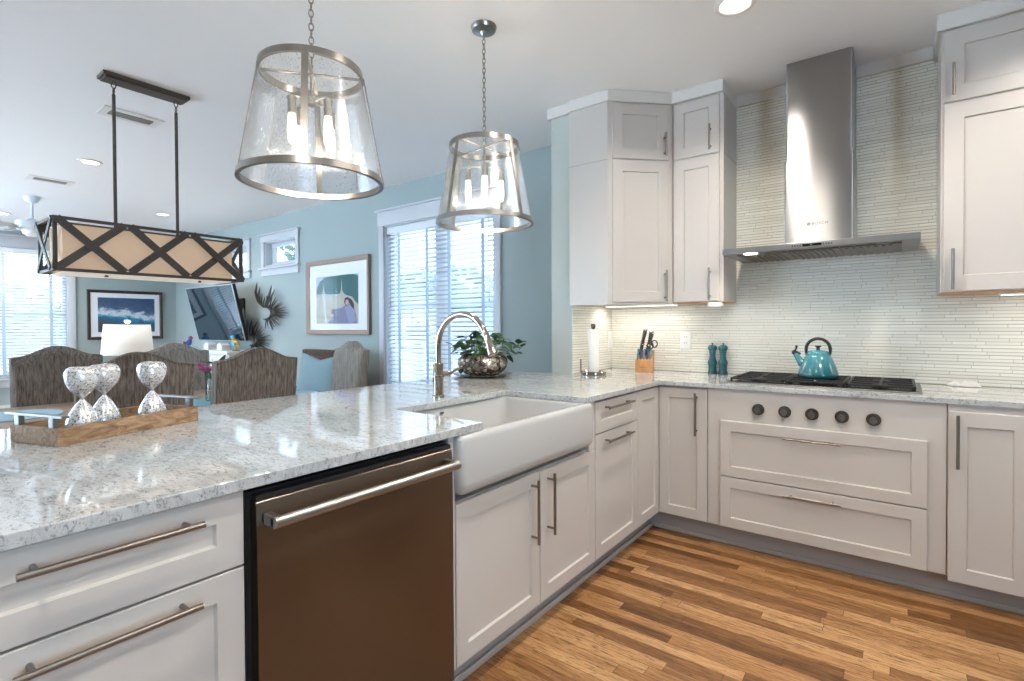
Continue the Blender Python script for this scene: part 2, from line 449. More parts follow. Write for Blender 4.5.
def mercury(name, a, b, d, metal):
    t = NT(name); v = t.n('ShaderNodeTexVoronoi'); v.inputs['Scale'].default_value = 300; t.l(t.coord(), v.inputs['Vector'])
    e = t.n('ShaderNodeTexVoronoi', feature='DISTANCE_TO_EDGE'); e.inputs['Scale'].default_value = 300; t.l(t.coord(), e.inputs['Vector'])
    n = t.noise(t.coord(), 34, 3); rnd = t.xyz(v.outputs['Color'])[0]
    col = t.ramp(t.math('ADD', t.math('MULTIPLY', rnd, .7), t.math('MULTIPLY', n, .3)), (.16, a), (.34, b), (.75, d))
    col = t.mix(t.ramp(e.outputs['Distance'], (.0, .6), (.06, 0.0)), col, (.42, .44, .45))
    t.set(Base_Color=col, Metallic=metal, Roughness=.2, Coat_Weight=.8).bump(rnd, .5, .002); M[name] = t.m
mercury('mercury_glass', (.20, .13, .09), (.60, .60, .60), (.93, .94, .95), .45)
mercury('glitter_sand', (.04, .12, .15), (.25, .36, .40), (.55, .64, .68), .3)
def shell():
    t = NT('mosaic_metal'); v = t.n('ShaderNodeTexVoronoi'); v.inputs['Scale'].default_value = 34; t.l(t.coord(), v.inputs['Vector'])
    e = t.n('ShaderNodeTexVoronoi', feature='DISTANCE_TO_EDGE'); e.inputs['Scale'].default_value = 34; t.l(t.coord(), e.inputs['Vector'])
    rnd = t.xyz(v.outputs['Color'])[1]
    col = t.ramp(rnd, (.1, (.13, .10, .08)), (.5, (.34, .29, .24)), (.95, (.62, .56, .48)))
    col = t.mix(t.ramp(e.outputs['Distance'], (.0, 1.0), (.09, 0.0)), col, (.04, .033, .028))
    t.set(Base_Color=col, Metallic=.7, Roughness=.25).bump(t.math('ADD', e.outputs['Distance'], t.math('MULTIPLY', rnd, .4)), .7, .01); M['mosaic_metal'] = t.m
shell()
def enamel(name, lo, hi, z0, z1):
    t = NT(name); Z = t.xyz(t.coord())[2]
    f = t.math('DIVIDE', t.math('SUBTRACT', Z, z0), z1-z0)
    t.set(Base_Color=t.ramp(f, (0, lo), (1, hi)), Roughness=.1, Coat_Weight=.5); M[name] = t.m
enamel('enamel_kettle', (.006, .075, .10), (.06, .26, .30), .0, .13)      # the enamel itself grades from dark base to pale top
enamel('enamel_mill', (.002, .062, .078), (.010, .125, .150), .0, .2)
def emit(name, col, strength):
    t = NT(name); t.set(Base_Color=col, Emission_Color=col, Emission_Strength=strength); M[name] = t.m
emit('bulb_glow', (1.0, .78, .50), 22.0); emit('downlight_lens', (1.0, .95, .88), 9.0); emit('strip_lens', (1, .95, .87), 2.5)
emit('bulb_tube', (1.0, .86, .68), 1.6)
def lit_shade(name, col, em):
    t = NT(name); f = t.noise(t.coord(scale=(60, 60, 160)), 1, 3)
    c = t.mix(f, tuple(x*.93 for x in col), col); t.set(Base_Color=c, Roughness=.9, Emission_Color=c, Emission_Strength=em); M[name] = t.m
lit_shade('shade_lit', (.66, .47, .32), .30); lit_shade('lamp_shade_lit', (.84, .79, .72), .35); lit_shade('diffuser', (.85, .77, .68), .35)
def wave_print():
    t = NT('wave_print'); X, Y, Z = t.xyz(t.coord())      # u = y (0.86 wide), z (0.55 high), local to the picture
    n = t.noise(t.coord(scale=(1, 3, 5)), 2.2, 7, .62, .6); n2 = t.noise(t.coord(scale=(1, 6, 9)), 3, 6, .7, 1.0)
    h = t.math('ADD', Z, t.math('MULTIPLY', t.math('SUBTRACT', n, .5), .30))
    h = t.math('ADD', h, t.math('MULTIPLY', Y, .12))
    col = t.ramp(h, (.0, (.05, .05, .075)), (.14, (.06, .075, .11)), (.22, (.012, .11, .22)), (.27, (.02, .26, .42)), (.315, (.62, .70, .76)), (.35, (.50, .58, .68)), (.40, (.05, .10, .20)), (.62, (.03, .07, .17)))
    col = t.mix(t.ramp(n2, (.60, 0.0), (.75, .45)), col, (.55, .64, .72)); t.set(Base_Color=col, Roughness=.6); M['wave_print'] = t.m
wave_print()
for nm, c in dict(p_cream=(.46, .45, .38), p_green=(.030, .115, .12), p_sky=(.36, .42, .56), p_lav=(.20, .20, .33), p_lav2=(.27, .28, .42), p_dark=(.025, .018, .02), p_tan=(.25, .13, .08), p_white=(.66, .70, .72), p_pink=(.55, .36, .38)).items():
    simple(nm, c, .85, var=.06, vscale=14)
def bark(): tray_wood('bark', (.06, .045, .03), (.12, .09, .06), (.2, .15, .1), (8, 8, 1))
bark()
simple('tree_leaf', (.09, .17, .13), .6, var=.4, vscale=3); simple('bounce_ground', (.74, .82, .90), .95, var=.06, vscale=.6)  # outside ground made pale and bluish to bounce daylight onto the ceiling

# ================================================================== SETTING
def wall(name, axis, at, depth, u0, u1, z0, z1, holes, mat):
    """one wall mesh with window openings; axis 'x': wall runs along x at y=at, 'y': runs along y at x=at"""
    us = sorted({u0, u1, *[h[0] for h in holes], *[h[1] for h in holes]}); zs = sorted({z0, z1, *[h[2] for h in holes], *[h[3] for h in holes]})
    t = bmesh.new(); P = (lambda u, z: (u, at, z)) if axis == 'x' else (lambda u, z: (at, u, z))
    g = [[t.verts.new(P(u, z)) for z in zs] for u in us]; fs = []
    for i in range(len(us)-1):
        for j in range(len(zs)-1):
            cu, cz = (us[i]+us[i+1])/2, (zs[j]+zs[j+1])/2
            if any(h[0] < cu < h[1] and h[2] < cz < h[3] for h in holes): continue
            fs.append(t.faces.new((g[i][j], g[i+1][j], g[i+1][j+1], g[i][j+1])))
    e = bmesh.ops.extrude_face_region(t, geom=fs, use_keep_orig=True)
    d = Vector((0, depth, 0)) if axis == 'x' else Vector((depth, 0, 0))
    for v in e['geom']:
        if isinstance(v, bmesh.types.BMVert): v.co += d
    for v in [v for v in t.verts if not v.link_faces]: t.verts.remove(v)
    bmesh.ops.recalc_face_normals(t, faces=list(t.faces))
    mb = MB(); mb._merge(t); return struct(name, mb, mat, smooth=False)
WIN1 = (-3.29, -1.765, .58, 2.32); WIN2 = (-5.83, -5.04, 2.07, 2.40); WIN3 = (-7.10, -6.31, 2.07, 2.40); WIN4 = (-2.75, -.82, .55, 2.40)
wall('wall_back', 'x', W, .16, XL, XR, 0, ZC, [WIN1, WIN2, WIN3], M['wall_paint'])
wall('wall_left', 'y', XL, -.16, YF, W, 0, ZC, [WIN4, (-5.9, -3.6, .55, 2.40)], M['wall_paint'])  # second hole is unseen, added to let in more daylight
wall('wall_right', 'y', XR, .16, YF, W, 0, ZC, [(-4.4, -2.9, .9, 2.2)], M['wall_paint'])  # unseen opening, added so daylight reaches the peninsula fronts
wall('wall_front', 'x', YF, -.16, XL, XR, 0, ZC, [(-7.6, -4.0, .15, 2.40)], M['wall_paint'])  # unseen opening, added for daylight on the dining side
struct('floor', MB().box(XL-.2, XR+.2, YF-.2, W+.2, -.12, 0), M['oak_floor'], smooth=False, pivot=(0, 0, 0))
struct('ceiling', MB().box(XL-.2, XR+.2, YF-.2, W+.2, ZC, ZC+.15), M['ceiling_paint'], smooth=False)
struct('ground', MB().box(-60, 50, -60, 60, -.75, -.6), M['bounce_ground'], smooth=False)
struct('wall_partition', MB().box(-.775, XS, .03, W, 0, ZC), M['wall_paint_lit'], smooth=False)
struct('wall_peninsula', MB().box(-.78, -.63, -3.38, .0, 0, CB-.001), M['cabinet_paint'], smooth=False)
struct('wall_backsplash', MB().box(XS, 2.7, W-.006, W, TOP, 2.66), M['mosaic_back'], smooth=False, pivot=(0, W, TOP))
struct('wall_backsplash_side', MB().box(XS, XS+.006, .034, W-.006, TOP, 1.40), M['mosaic_side'], smooth=False, pivot=(XS, 0, TOP))
struct('trim_1', MB().prism([(-.795, .2), (-.795, .008), (XS+.002, .008), (XS+.002, -.0156), (-.322, -.0156), (-.0216, .284), (.291, .284), (.291, W-.006), (.1, W-.006), (-.5, W-.006), (XS+.002, .2)], 2.656, ZC-.001, .003), M['trim_paint'])
struct('trim_2', MB().box(.292, 1.286, W-.026, W-.006, 2.657, ZC-.001, .002), M['trim_paint'])
struct('trim_3', MB().box(1.287, 2.5, .258, W-.006, 2.648, ZC-.001, .003), M['trim_paint'])
struct('trim_4', MB().prism([(.0, 0), (.014, 0), (.014, .012), (.010, .024), (0, .03)], -3.38, .0762-.002, .0, axis='y') if False else MB().box(-.0762, -.062, -3.38, .062, 0, .026, .006), M['toe_paint'])
struct('trim_5', MB().box(-.062, 2.5, .062, .0762, 0, .026, .006), M['toe_paint'])
struct('baseboard_peninsula', MB().box(-.09, -.0762, -3.38, .0762, 0, ZB+.002), M['toe_paint'], smooth=False)
struct('baseboard_range', MB().box(-.0762, 2.5, .0762, .09, 0, ZB+.002), M['toe_paint'], smooth=False)
struct('baseboard_back', MB().box(XL, -.78, W-.018, W, 0, .16, .004), M['trim_paint'])
struct('baseboard_left', MB().box(XL, XL+.018, YF, W-.018, 0, .16, .004), M['trim_paint'])

def window(name, axis, at, hole, sash=.045, mull=None, head=.15, sill=.10, out=1, casing=.078, cap=True, bar=None, depth=.16):
    """casing, frame, sash and pane of one window; u along the wall, w into the room"""
    u0, u1, z0, z1 = hole
    Mx = Matrix(((1, 0, 0, 0), (0, -1, 0, at), (0, 0, 1, 0), (0, 0, 0, 1))) if axis == 'x' else Matrix(((0, 1, 0, at), (1, 0, 0, 0), (0, 0, 1, 0), (0, 0, 0, 1)))
    c = Mx @ Vector(((u0+u1)/2, 0, z0)); r = struct_root(name, c)
    m = MB(Mx); t = .022
    m.box(u0-casing, u0, .0, t, z0-.02, z1, .002); m.box(u1, u1+casing, .0, t, z0-.02, z1, .002)
    m.box(u0-casing-.01, u1+casing+.01, .0, t+.006, z1, z1+head, .002)
    if cap: m.box(u0-casing-.035, u1+casing+.035, .0, t+.03, z1+head, z1+head+.018, .003)
    m.box(u0-casing-.03, u1+casing+.03, .0, t+.035, z0-.045, z0-.02, .003); m.box(u0-casing, u1+casing, .0, t, z0-.045-sill, z0-.045, .002)
    m.build('casing', M['window_paint'], r)
    m = MB(Mx); j = .014
    m.box(u0, u0+j, -depth, .0, z0, z1); m.box(u1-j, u1, -depth, .0, z0, z1); m.box(u0+j, u1-j, -depth, .0, z1-j, z1); m.box(u0+j, u1-j, -depth, .0, z0, z0+j)
    m.build('jamb', M['window_paint'], r)
    spans = [(u0+j, u1-j)] if mull is None else [(u0+j, mull-.05), (mull+.05, u1-j)]
    if mull is not None: MB(Mx).box(mull-.05, mull+.05, -depth, -.084, z0+j, z1-j, .002).build('mullion', M['window_paint'], r)
    for a, b in spans:
        m = MB(Mx); w0, w1 = -.12, -.085; lo, hi = z0+j, z1-j
        m.box(a, a+sash, w0, w1, lo, hi, .003); m.box(b-sash, b, w0, w1, lo, hi, .003)
        m.box(a+sash, b-sash, w0, w1, hi-sash, hi, .003); m.box(a+sash, b-sash, w0, w1, lo, lo+sash, .003)
        if bar: m.box(a+sash, b-sash, w0, w1, bar-.02, bar+.02, .003)
        s = m.build('sash', M['window_paint'], r)
        MB(Mx).box(a+sash, b-sash, -.106, -.100, lo+sash, hi-sash).build('pane', M['pane_glass'], s, smooth=False)
    return r
window('window_1', 'x', W, WIN1, mull=-2.51, bar=1.45)
window('window_2', 'x', W, WIN2, head=.085, sill=.085, cap=True)
window('window_3', 'x', W, WIN3, head=.085, sill=.085, cap=True)
window('window_4', 'y', XL, WIN4, mull=-1.78, bar=1.45)
portal('daylight_dining_window', ((WIN1[0]+WIN1[1])/2, W+.17, (WIN1[2]+WIN1[3])/2), WIN1[1]-WIN1[0], WIN1[3]-WIN1[2], (-PI/2, 0, 0))
portal('daylight_left_wall', (XL-.17, (WIN4[0]+WIN4[1])/2, (WIN4[2]+WIN4[3])/2), WIN4[3]-WIN4[2], WIN4[1]-WIN4[0], (0, -PI/2, 0))
portal('daylight_left_wall', (XL-.17, -4.75, 1.475), 1.85, 2.3, (0, -PI/2, 0))  # portal of the added, unseen opening in the left wall
portal('daylight_added_right', (XR+.17, -3.65, 1.55), 1.3, 1.5, (0, PI/2, 0))
portal('daylight_added_front', (-5.8, YF-.17, 1.275), 3.6, 2.25, (PI/2, 0, 0))

# ================================================================== KITCHEN: base cabinets
FP, FB = face_pen(0), face_back(0)
CAB, PULL = M['cabinet_paint'], M['pull_metal']
def front(parent, name, Mx, u0, u1, v0, v1, handle, rail=.057, w=0, hname='handle'):
    d = MB(Mx).shaker(u0, u1, v0, v1, rail, w1=w).build(name, CAB, parent)
    if handle: MB(Mx).bar(handle[0], handle[1], w).build(hname, PULL, d)
    return d
# drawer stack at the left end of the peninsula
r = thing('base_cabinet', 'white drawer cabinet left of the dishwasher with two long bar pulls', 'cabinet', (-.3, -2.9, 0))
MB().box(-.62, -.021, -3.36, -2.430, ZB, CB-.002).build('cabinet_box', CAB, r, smooth=False)
front(r, 'drawer', FP, -2.902, -2.433, .7195, .8825, ((-2.804, .8445), (-2.526, .8445)))
front(r, 'drawer', FP, -2.902, -2.433, .1215, .7145, ((-2.810, .681), (-2.532, .681)))
front(r, 'filler_panel', FP, -3.36, -2.907, .1215, .8825, None)
# sink cabinet
r = thing('sink_cabinet', 'white two-door cabinet under the white apron sink', 'cabinet', (-.3, -1.28, 0))
MB().box(-.62, -.021, -1.786, -.8005, ZB, .66).box(-.62, -.004, -1.787, -1.774, .655, CB-.002).box(-.08, -.004, -1.774, -1.759, ZB, CB-.002).box(-.08, -.004, -.8565, -.8005, .655, CB-.002).build('cabinet_box', CAB, r, smooth=False)
front(r, 'door', FP, -1.757, -1.2725, .121, .657, ((-1.329, .640), (-1.329, .389)))
front(r, 'door', FP, -1.2675, -.8035, .121, .652, ((-1.258, .640), (-1.258, .391)) if False else ((-1.213, .640), (-1.213, .391)))
# narrow drawer over pull-out door
r = thing('base_cabinet', 'narrow white cabinet right of the sink, one drawer above one pull-out door', 'cabinet', (-.3, -.55, 0))
MB().box(-.62, -.021, -.799, -.3115, ZB, CB-.002).build('cabinet_box', CAB, r, smooth=False)
front(r, 'drawer', FP, -.7965, -.3135, .7225, .8755, ((-.720, .841), (-.430, .841)))
front(r, 'door', FP, -.7965, -.3135, .121, .7175, ((-.720, .679), (-.430, .679)))
# corner cabinet with a folding pair of doors
r = thing('corner_cabinet', 'white corner base cabinet with two doors meeting at the inside corner', 'cabinet', (-.2, .2, 0))
MB().prism([(-.021, -.3095), (-.021, .021), (.2835, .021), (.2835, .60), (-.60, .60), (-.60, -.3095)], ZB, CB-.002).build('cabinet_box', CAB, r, smooth=False)
front(r, 'door', FP, -.3085, -.0015, .121, .8755, None)
front(r, 'door', FB, .0015, .2815, .121, .8755, ((.2235, .853), (.2235, .611)))
# cooktop cabinet
r = thing('cooktop_cabinet', 'wide white cabinet under the cooktop with five control knobs and two drawers', 'cabinet', (.8, .3, 0))
MB().box(.2865, 1.3165, .022, .60, ZB, CB-.002).build('cabinet_box', CAB, r, smooth=False)
MB(FB).box(.2865, 1.3165, -.02, 0, ZB+.004, CB-.002, .0015).build('front_panel', CAB, r)
for v0, v1, hz in ((.4095, .7135, .656), (.127, .4035, .364)):
    d = MB(FB).shaker(.357, 1.2495, v0, v1, .055, w1=.021, th=.021).build('drawer', CAB, r)
    MB(FB).bar((.672, hz), (.925, hz), .021, .034, .0048, .035).build('handle', PULL, d)
for x in (.548, .674, .797, .924, 1.051):
    k = MB(FB); q = lambda w: (x, w, .788)
    k.cyl(q(0), q(.006), .030, seg=28).cyl(q(.006), q(.030), .024, .0225, seg=28)
    kb = k.build('control_knob', M['bronze_hw'], r)
    MB(FB).cyl(q(.030), q(.0315), .0165, seg=24).box(x-.004, x+.004, .0312, .036, .769, .807, .001).build('grip', M['steel_dull'], kb)
# right base cabinet
r = thing('base_cabinet', 'white cabinet at the right end of the cooking wall with one tall pull', 'cabinet', (1.9, .3, 0))
MB().box(1.3195, 2.4, .001, .60, ZB, CB-.002).build('cabinet_box', CAB, r, smooth=False)
front(r, 'door', FB, 1.3215, 1.5935, .107, .857, ((1.351, .845), (1.351, .612)), .062, .02)
front(r, 'door', FB, 1.5985, 1.87, .107, .857, None, .062, .02)
# countertop: one L-shaped slab with the sink notch
cm = MB().prism([(.0175, -3.4), (.0175, -1.639), (-.45, -1.639), (-.45, -.9155), (.0175, -.9155), (.0175, -.0175), (2.45, -.0175), (2.45, W-.007), (XS+.007, W-.007), (XS+.007, .029), (-1.175, .029), (-1.175, -3.4)], CB, TOP, .0025)
o = cm.build('countertop', M['quartz'], pivot=(-.3, -1.2, CB), smooth=False); tag(o, 'grey and white veined stone countertop running along both kitchen walls', 'countertop')

# dishwasher
r = thing('dishwasher', 'stainless steel dishwasher between the white drawers and the sink cabinet', 'dishwasher', (-.3, -2.1, 0))
MB().box(-.60, -.012, -2.4255, -1.7895, .06, .872).build('tub_body', M['black_plastic'], r, smooth=False)
prof = [(-.012, .108), (.0155, .108), (.0185, .111), (.0200, .118), (.0206, .25), (.0208, .42), (.0206, .58), (.0200, .70), (.0190, .77), (.0178, .81), (.0160, .838), (.0140, .850), (.0110, .853), (-.012, .853)]
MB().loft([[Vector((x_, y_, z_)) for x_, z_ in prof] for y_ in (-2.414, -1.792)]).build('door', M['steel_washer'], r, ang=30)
MB().box(-.010, .014, -2.412, -1.794, .8535, .866, .002).build('control_strip', M['black_plastic'], r)
MB().box(-.060, -.045, -2.42, -1.795, .02, .10).build('kick_plate', M['black_plastic'], r, smooth=False)
h = MB(); h.tube([(.066, -2.400, .814), (.066, -1.815, .814)], .0135, 20)
h.box(.020, .064, -2.400, -2.382, .801, .827, .002); h.box(.020, .064, -1.833, -1.815, .801, .827, .002)
h.build('handle', M['steel_canopy'], r)

# apron sink
r = thing('farmhouse_sink', 'white apron-front sink set into the countertop beside the dishwasher', 'sink', (-.2, -1.3, .68))
x0, x1, y0, y1 = -.52, .033, -1.764, -.862
def ins(d, z, rr=.028): return rrect(x0+d, x1-d, y0+d, y1-d, max(rr-d*.3, .006), z)
ix0, ix1, iy0, iy1 = -.465, -.006, -1.685, -.925
def inn(d, z, rr=.035): return rrect(ix0+d, ix1-d, iy0+d, iy1-d, rr, z)
L = [ins(.042, .682), ins(.024, .686), ins(.011, .695), ins(.003, .709), ins(0, .728), ins(0, .866), ins(.002, .875), ins(.007, .882), ins(.014, .8855),
     inn(-.006, .8855), inn(-.001, .882), inn(.003, .874), inn(.012, .72), inn(.022, .705), inn(.045, .698)]
MB().loft(L).build('basin', M['sink_ceramic'], r, ang=50)
MB().lathe([(0, .699), (.03, .699), (.044, .7005), (.046, .6985)], (-.30, -1.30, 0), 28).build('drain', M['nickel'], r)
MB().box(-.4555, -.4545, -1.375, -1.35, .855, .865).build('maker_mark', M['logo_ink'], r, smooth=False)

# faucet
r = thing('faucet', 'polished gooseneck faucet with pull-down spray head behind the sink', 'faucet', (-.542, -1.298, TOP))
fx, fy = -.542, -1.298
MB().lathe([(0, .9145), (.027, .9145), (.027, .922), (.0235, .926), (.0235, 1.005), (.026, 1.008), (.026, 1.014), (.0225, 1.018), (.0225, 1.055), (.024, 1.058), (.024, 1.066), (.0175, 1.072), (.0, 1.072)], (fx, fy, 0), 28).build('body', M['polished_nickel'], r)
R_ = .148; arc = [(fx, fy, 1.068), (fx, fy, 1.10), (fx, fy, 1.145)]
for k in range(1, 15):
    a = PI - math.radians(k*11.2); arc.append((fx+R_+R_*math.cos(a), fy, 1.147+R_*math.sin(a)))
MB().tube(arc, .0135, 16).build('neck', M['polished_nickel'], r)
e = Vector(arc[-1]); d = (e-Vector(arc[-2])).normalized(); d = (d+Vector((.10, 0, -.25))).normalized()
MB().tube([e-d*.008, e+d*.004, e+d*.006, e+d*.045, e+d*.075, e+d*.092, e+d*.095], [.0155, .0165, .0145, .0165, .021, .0245, .022], 20).build('spray_head', M['polished_nickel'], r)
hd = MB(); hd.cyl((fx, fy+.018, 1.018), (fx, fy+.062, 1.018), .0145, seg=20).tube([(fx, fy+.058, 1.018), (fx, fy+.066, 1.018), (fx+.010, fy+.085, 1.028), (fx+.028, fy+.135, 1.05)], [.016, .015, .0075, .006], 12)
hd.build('lever', M['polished_nickel'], r)
o = MB().lathe([(0, 0), (.020, 0), (.020, .006), (.017, .009), (0, .009)], (-.54, -1.11, TOP+.0004), 24).build('air_switch', M['nickel']); tag(o, 'small round metal button on the countertop right of the faucet', 'button')

# ================================================================== KITCHEN: wall cabinets
S2 = math.sqrt(.5)
FD = Matrix(((S2, S2, 0, -.317), (S2, -S2, 0, -.003), (0, 0, 1, 0), (0, 0, 0, 1)))
r = thing('corner_wall_cabinet', 'white diagonal wall cabinet in the corner above the paper towels', 'cabinet', (-.3, .3, 1.38))
MB().prism([(XS+.003, W-.008), (XS+.003, -.005), (-.331, -.005), (-.027, .299), (-.027, W-.008)], 1.386, 2.655).build('cabinet_box', CAB, r, smooth=False)
MB().box(XS+.003, -.331, -.0062, -.004, 2.2905, 2.2925).build('end_panel_seam', M['pull_metal'], r, smooth=False)
MB().prism([(XS+.003, .3), (XS+.003, -.005), (-.331, -.005), (-.027, .299), (-.05, .299), (-.34, .010), (XS+.02, .010), (XS+.02, .3)], 1.374, 1.386).build('light_rail', CAB, r, smooth=False)
front(r, 'door', FD, .019, .392, 2.2975, 2.649, ((.3625, 2.462), (.3625, 2.314)), .068)
front(r, 'door', FD, .019, .392, 1.388, 2.2865, ((.3635, 1.592), (.3635, 1.394)), .068)
FU = face_back(.30)
r = thing('wall_cabinet', 'white wall cabinet between the diagonal corner cabinet and the range hood', 'cabinet', (.13, .46, 1.38))
MB().box(-.026, .288, .311, W-.008, 1.386, 2.655).build('cabinet_box', CAB, r, smooth=False)
MB().box(.2878, .2892, .312, W-.008, 2.2905, 2.2925).build('end_panel_seam', M['pull_metal'], r, smooth=False)
MB().box(-.024, .286, .311, W-.01, 1.382, 1.3865).build('bottom_panel', M['carcass_wood'], r, smooth=False)
front(r, 'door', FU, -.0165, .2655, 2.2975, 2.649, ((.2155, 2.468), (.2155, 2.314)), .064)
front(r, 'door', FU, -.0165, .2655, 1.388, 2.2865, ((.2125, 1.592), (.2125, 1.394)), .064)
FR = face_back(.27)
r = thing('wall_cabinet', 'white wall cabinet at the right edge above the crumpled cloth', 'cabinet', (1.8, .45, 1.39))
MB().box(1.3035, 2.4, .281, W-.008, 1.394, 2.648).build('cabinet_box', CAB, r, smooth=False)
MB().box(1.306, 2.39, .283, W-.01, 1.390, 1.3942).build('bottom_panel', M['carcass_wood'], r, smooth=False)
front(r, 'door', FR, 1.313, 1.70, 2.303, 2.640, ((1.348, 2.473), (1.348, 2.324)), .074)
front(r, 'door', FR, 1.313, 1.70, 1.397, 2.294, ((1.348, 1.598), (1.348, 1.403)), .074)
front(r, 'door', FR, 1.705, 2.09, 2.303, 2.640, None, .074); front(r, 'door', FR, 1.705, 2.09, 1.397, 2.294, None, .074)
# under-cabinet lights
def strip(label, x0, x1, y0, y1, z, power, rot=0):
    r = thing('under_cabinet_light', label, 'light', ((x0+x1)/2, (y0+y1)/2, z))
    MB().box(x0, x1, y0, y1, z-.012, z, .002).build('housing', M['white_plastic'], r)
    MB().box(x0+.008, x1-.008, y0+.006, y1-.006, z-.0135, z-.012).build('lens', M['strip_lens'], r, smooth=False)
    l = lamp('strip_glow', 'AREA', ((x0+x1)/2, (y0+y1)/2, z-.016), power, (1, .93, .84), r, shape='RECTANGLE', size=x1-x0, size_y=y1-y0)
strip('slim light strip under the diagonal corner wall cabinet', -.56, -.04, .40, .46, 1.3855, UNDER_W)
strip('slim light strip under the right-hand wall cabinet', 1.53, 2.2, .40, .45, 1.3895, UNDER_W*.7)
o = MB().box(.195, .276, .305, .36, 1.352, 1.381, .003).build('light_driver', M['white_plastic']); tag(o, 'small white box fixed under the wall cabinet left of the hood', 'light driver')

# range hood
r = thing('range_hood', 'stainless steel chimney range hood over the cooktop', 'range hood', (.78, .45, 1.638))
SH, SC = M['steel_hood'], M['steel_canopy']
MB().prism([(.12, 1.642), (.12, 1.674), (.135, 1.677), (.335, 1.700), (W-.008, 1.700), (W-.008, 1.642)], .330, 1.226, .0015, axis='x').build('canopy', SC, r, smooth=False)
def shell_box(x0, x1, y0, y1, z0, z1): return MB().prism([(x0, y1), (x0, y0+.012), (x0+.004, y0+.003), (x0+.012, y0), (x1-.012, y0), (x1-.004, y0+.003), (x1, y0+.012), (x1, y1)], z0, z1)
shell_box(.621, .941, .337, W-.008, 2.170, ZC-.002).build('chimney_upper', SH, r)
shell_box(.615, .947, .329, W-.008, 1.700, 2.170).build('chimney_lower', SH, r)
for a, b in ((.40, .655), (.66, .895), (.90, 1.155)):
    f = MB().box(a, b, .17, .55, 1.634, 1.6425, .001)
    for k in range(7): f.box(a+.02+k*(b-a-.04)/7, a+.035+k*(b-a-.04)/7, .19, .53, 1.629, 1.6345)
    f.build('grease_filter', M['copper_filter'], r, smooth=False)
for x in (.475, 1.08):
    MB().lathe([(0, 1.6365), (.022, 1.6365), (.028, 1.639), (.028, 1.6425)], (x, .148, 0), 24, sx=1.25, sy=.8).build('hood_lamp', M['downlight_lens'] if x < .6 else M['steel_dull'], r)
    if x < .6: lamp('hood_glow', 'SPOT', (x, .148, 1.633), 8.0, (1, .93, .82), r, spot_size=math.radians(160), spot_blend=.8, shadow_soft_size=.03)
cp = MB().box(.685, .875, .1185, .1205, 1.650, 1.666, .0005).build('control_panel', M['steel_canopy'], r)
for x in (.690, .702, .714, .726, .832, .844, .856, .868): MB().box(x-.004, x+.004, .117, .119, 1.653, 1.663).build('button', M['logo_ink'], cp, smooth=False)
MB().box(.736, .823, .117, .1188, 1.652, 1.664).build('display', M['black_glass'], cp, smooth=False)
MB().box(.772, .782, .1165, .1172, 1.655, 1.661).build('indicator', M['cyan_glass'], cp, smooth=False)
def text_mesh(name, s, size, M4, mat, parent, ext=.0006):
    cu = bpy.data.curves.new(name, 'FONT'); cu.body = s; cu.size = size; cu.extrude = ext; cu.align_x = 'CENTER'; cu.space_character = 1.15
    t = bpy.data.objects.new('tmp', cu); COL.objects.link(t); dg = bpy.context.evaluated_depsgraph_get()
    me = bpy.data.meshes.new_from_object(t.evaluated_get(dg)); bpy.data.objects.remove(t)
    mb = MB(); tm = bmesh.new(); tm.from_mesh(me); tm.transform(M4); mb._merge(tm)
    return mb.build(name, mat, parent, smooth=False)
RX = Matrix.Rotation(PI/2, 4, 'X')
text_mesh('logo', 'BOSCH', .022, Matrix.Translation((.793, .3284, 1.795)) @ RX, M['logo_ink'], r)
lg = MB(Matrix.Translation((.738, .3284, 1.802)) @ RX); lg.lathe([(.0070, -.0006), (.0092, -.0006), (.0092, .0006), (.0070, .0006)], (0, 0, 0), 24, closed=True).box(-.0045, -.0015, -.005, .005, -.0006, .0006).box(.0015, .0045, -.005, .005, -.0006, .0006).box(-.002, .002, -.001, .001, -.0006, .0006)
lg.build('emblem', M['logo_ink'], r)

# cooktop
r = thing('cooktop', 'black gas cooktop set in the countertop under the hood', 'cooktop', (.795, .33, TOP))
MB().prism([(.358, .080), (1.236, .080), (1.236, .585), (.358, .585)], TOP+.0004, TOP+.007, .003).build('frame', M['steel_dull'], r)
MB().box(.366, 1.222, .088, .573, TOP+.0065, TOP+.0095, .001).build('glass_surface', M['black_glass'], r)
for bx, by, br in ((.51, .22, .04), (.51, .45, .032), (.79, .335, .055), (1.07, .22, .034), (1.07, .45, .042)):
    MB().lathe([(0, .0), (br*1.3, .0), (br*1.3, .004), (br, .005), (br, .012), (br*.8, .016), (0, .016)], (bx, by, TOP+.0095), 24).build('burner', M['cast_iron'], r)
for gx0, gx1 in ((.380, .648), (.656, .924), (.932, 1.212)):
    g = MB(); z0, z1 = TOP+.019, TOP+.029; y0, y1 = .10, .566
    g.box(gx0, gx1, y0, y0+.012, z0, z1, .002).box(gx0, gx1, y1-.012, y1, z0, z1, .002).box(gx0, gx0+.012, y0, y1, z0, z1, .002).box(gx1-.012, gx1, y0, y1, z0, z1, .002)
    cx_ = (gx0+gx1)/2
    g.box(cx_-.006, cx_+.006, y0, y1, z0, z1, .002)
    for yy in (.218, .333, .448): g.box(gx0, gx1, yy-.006, yy+.006, z0, z1, .002)
    for a in (gx0+.006, gx1-.006):
        for b in (y0+.006, y1-.006): g.cyl((a, b, TOP+.0095), (a, b, z0+.002), .006, seg=10)
    g.build('grate', M['cast_iron'], r)

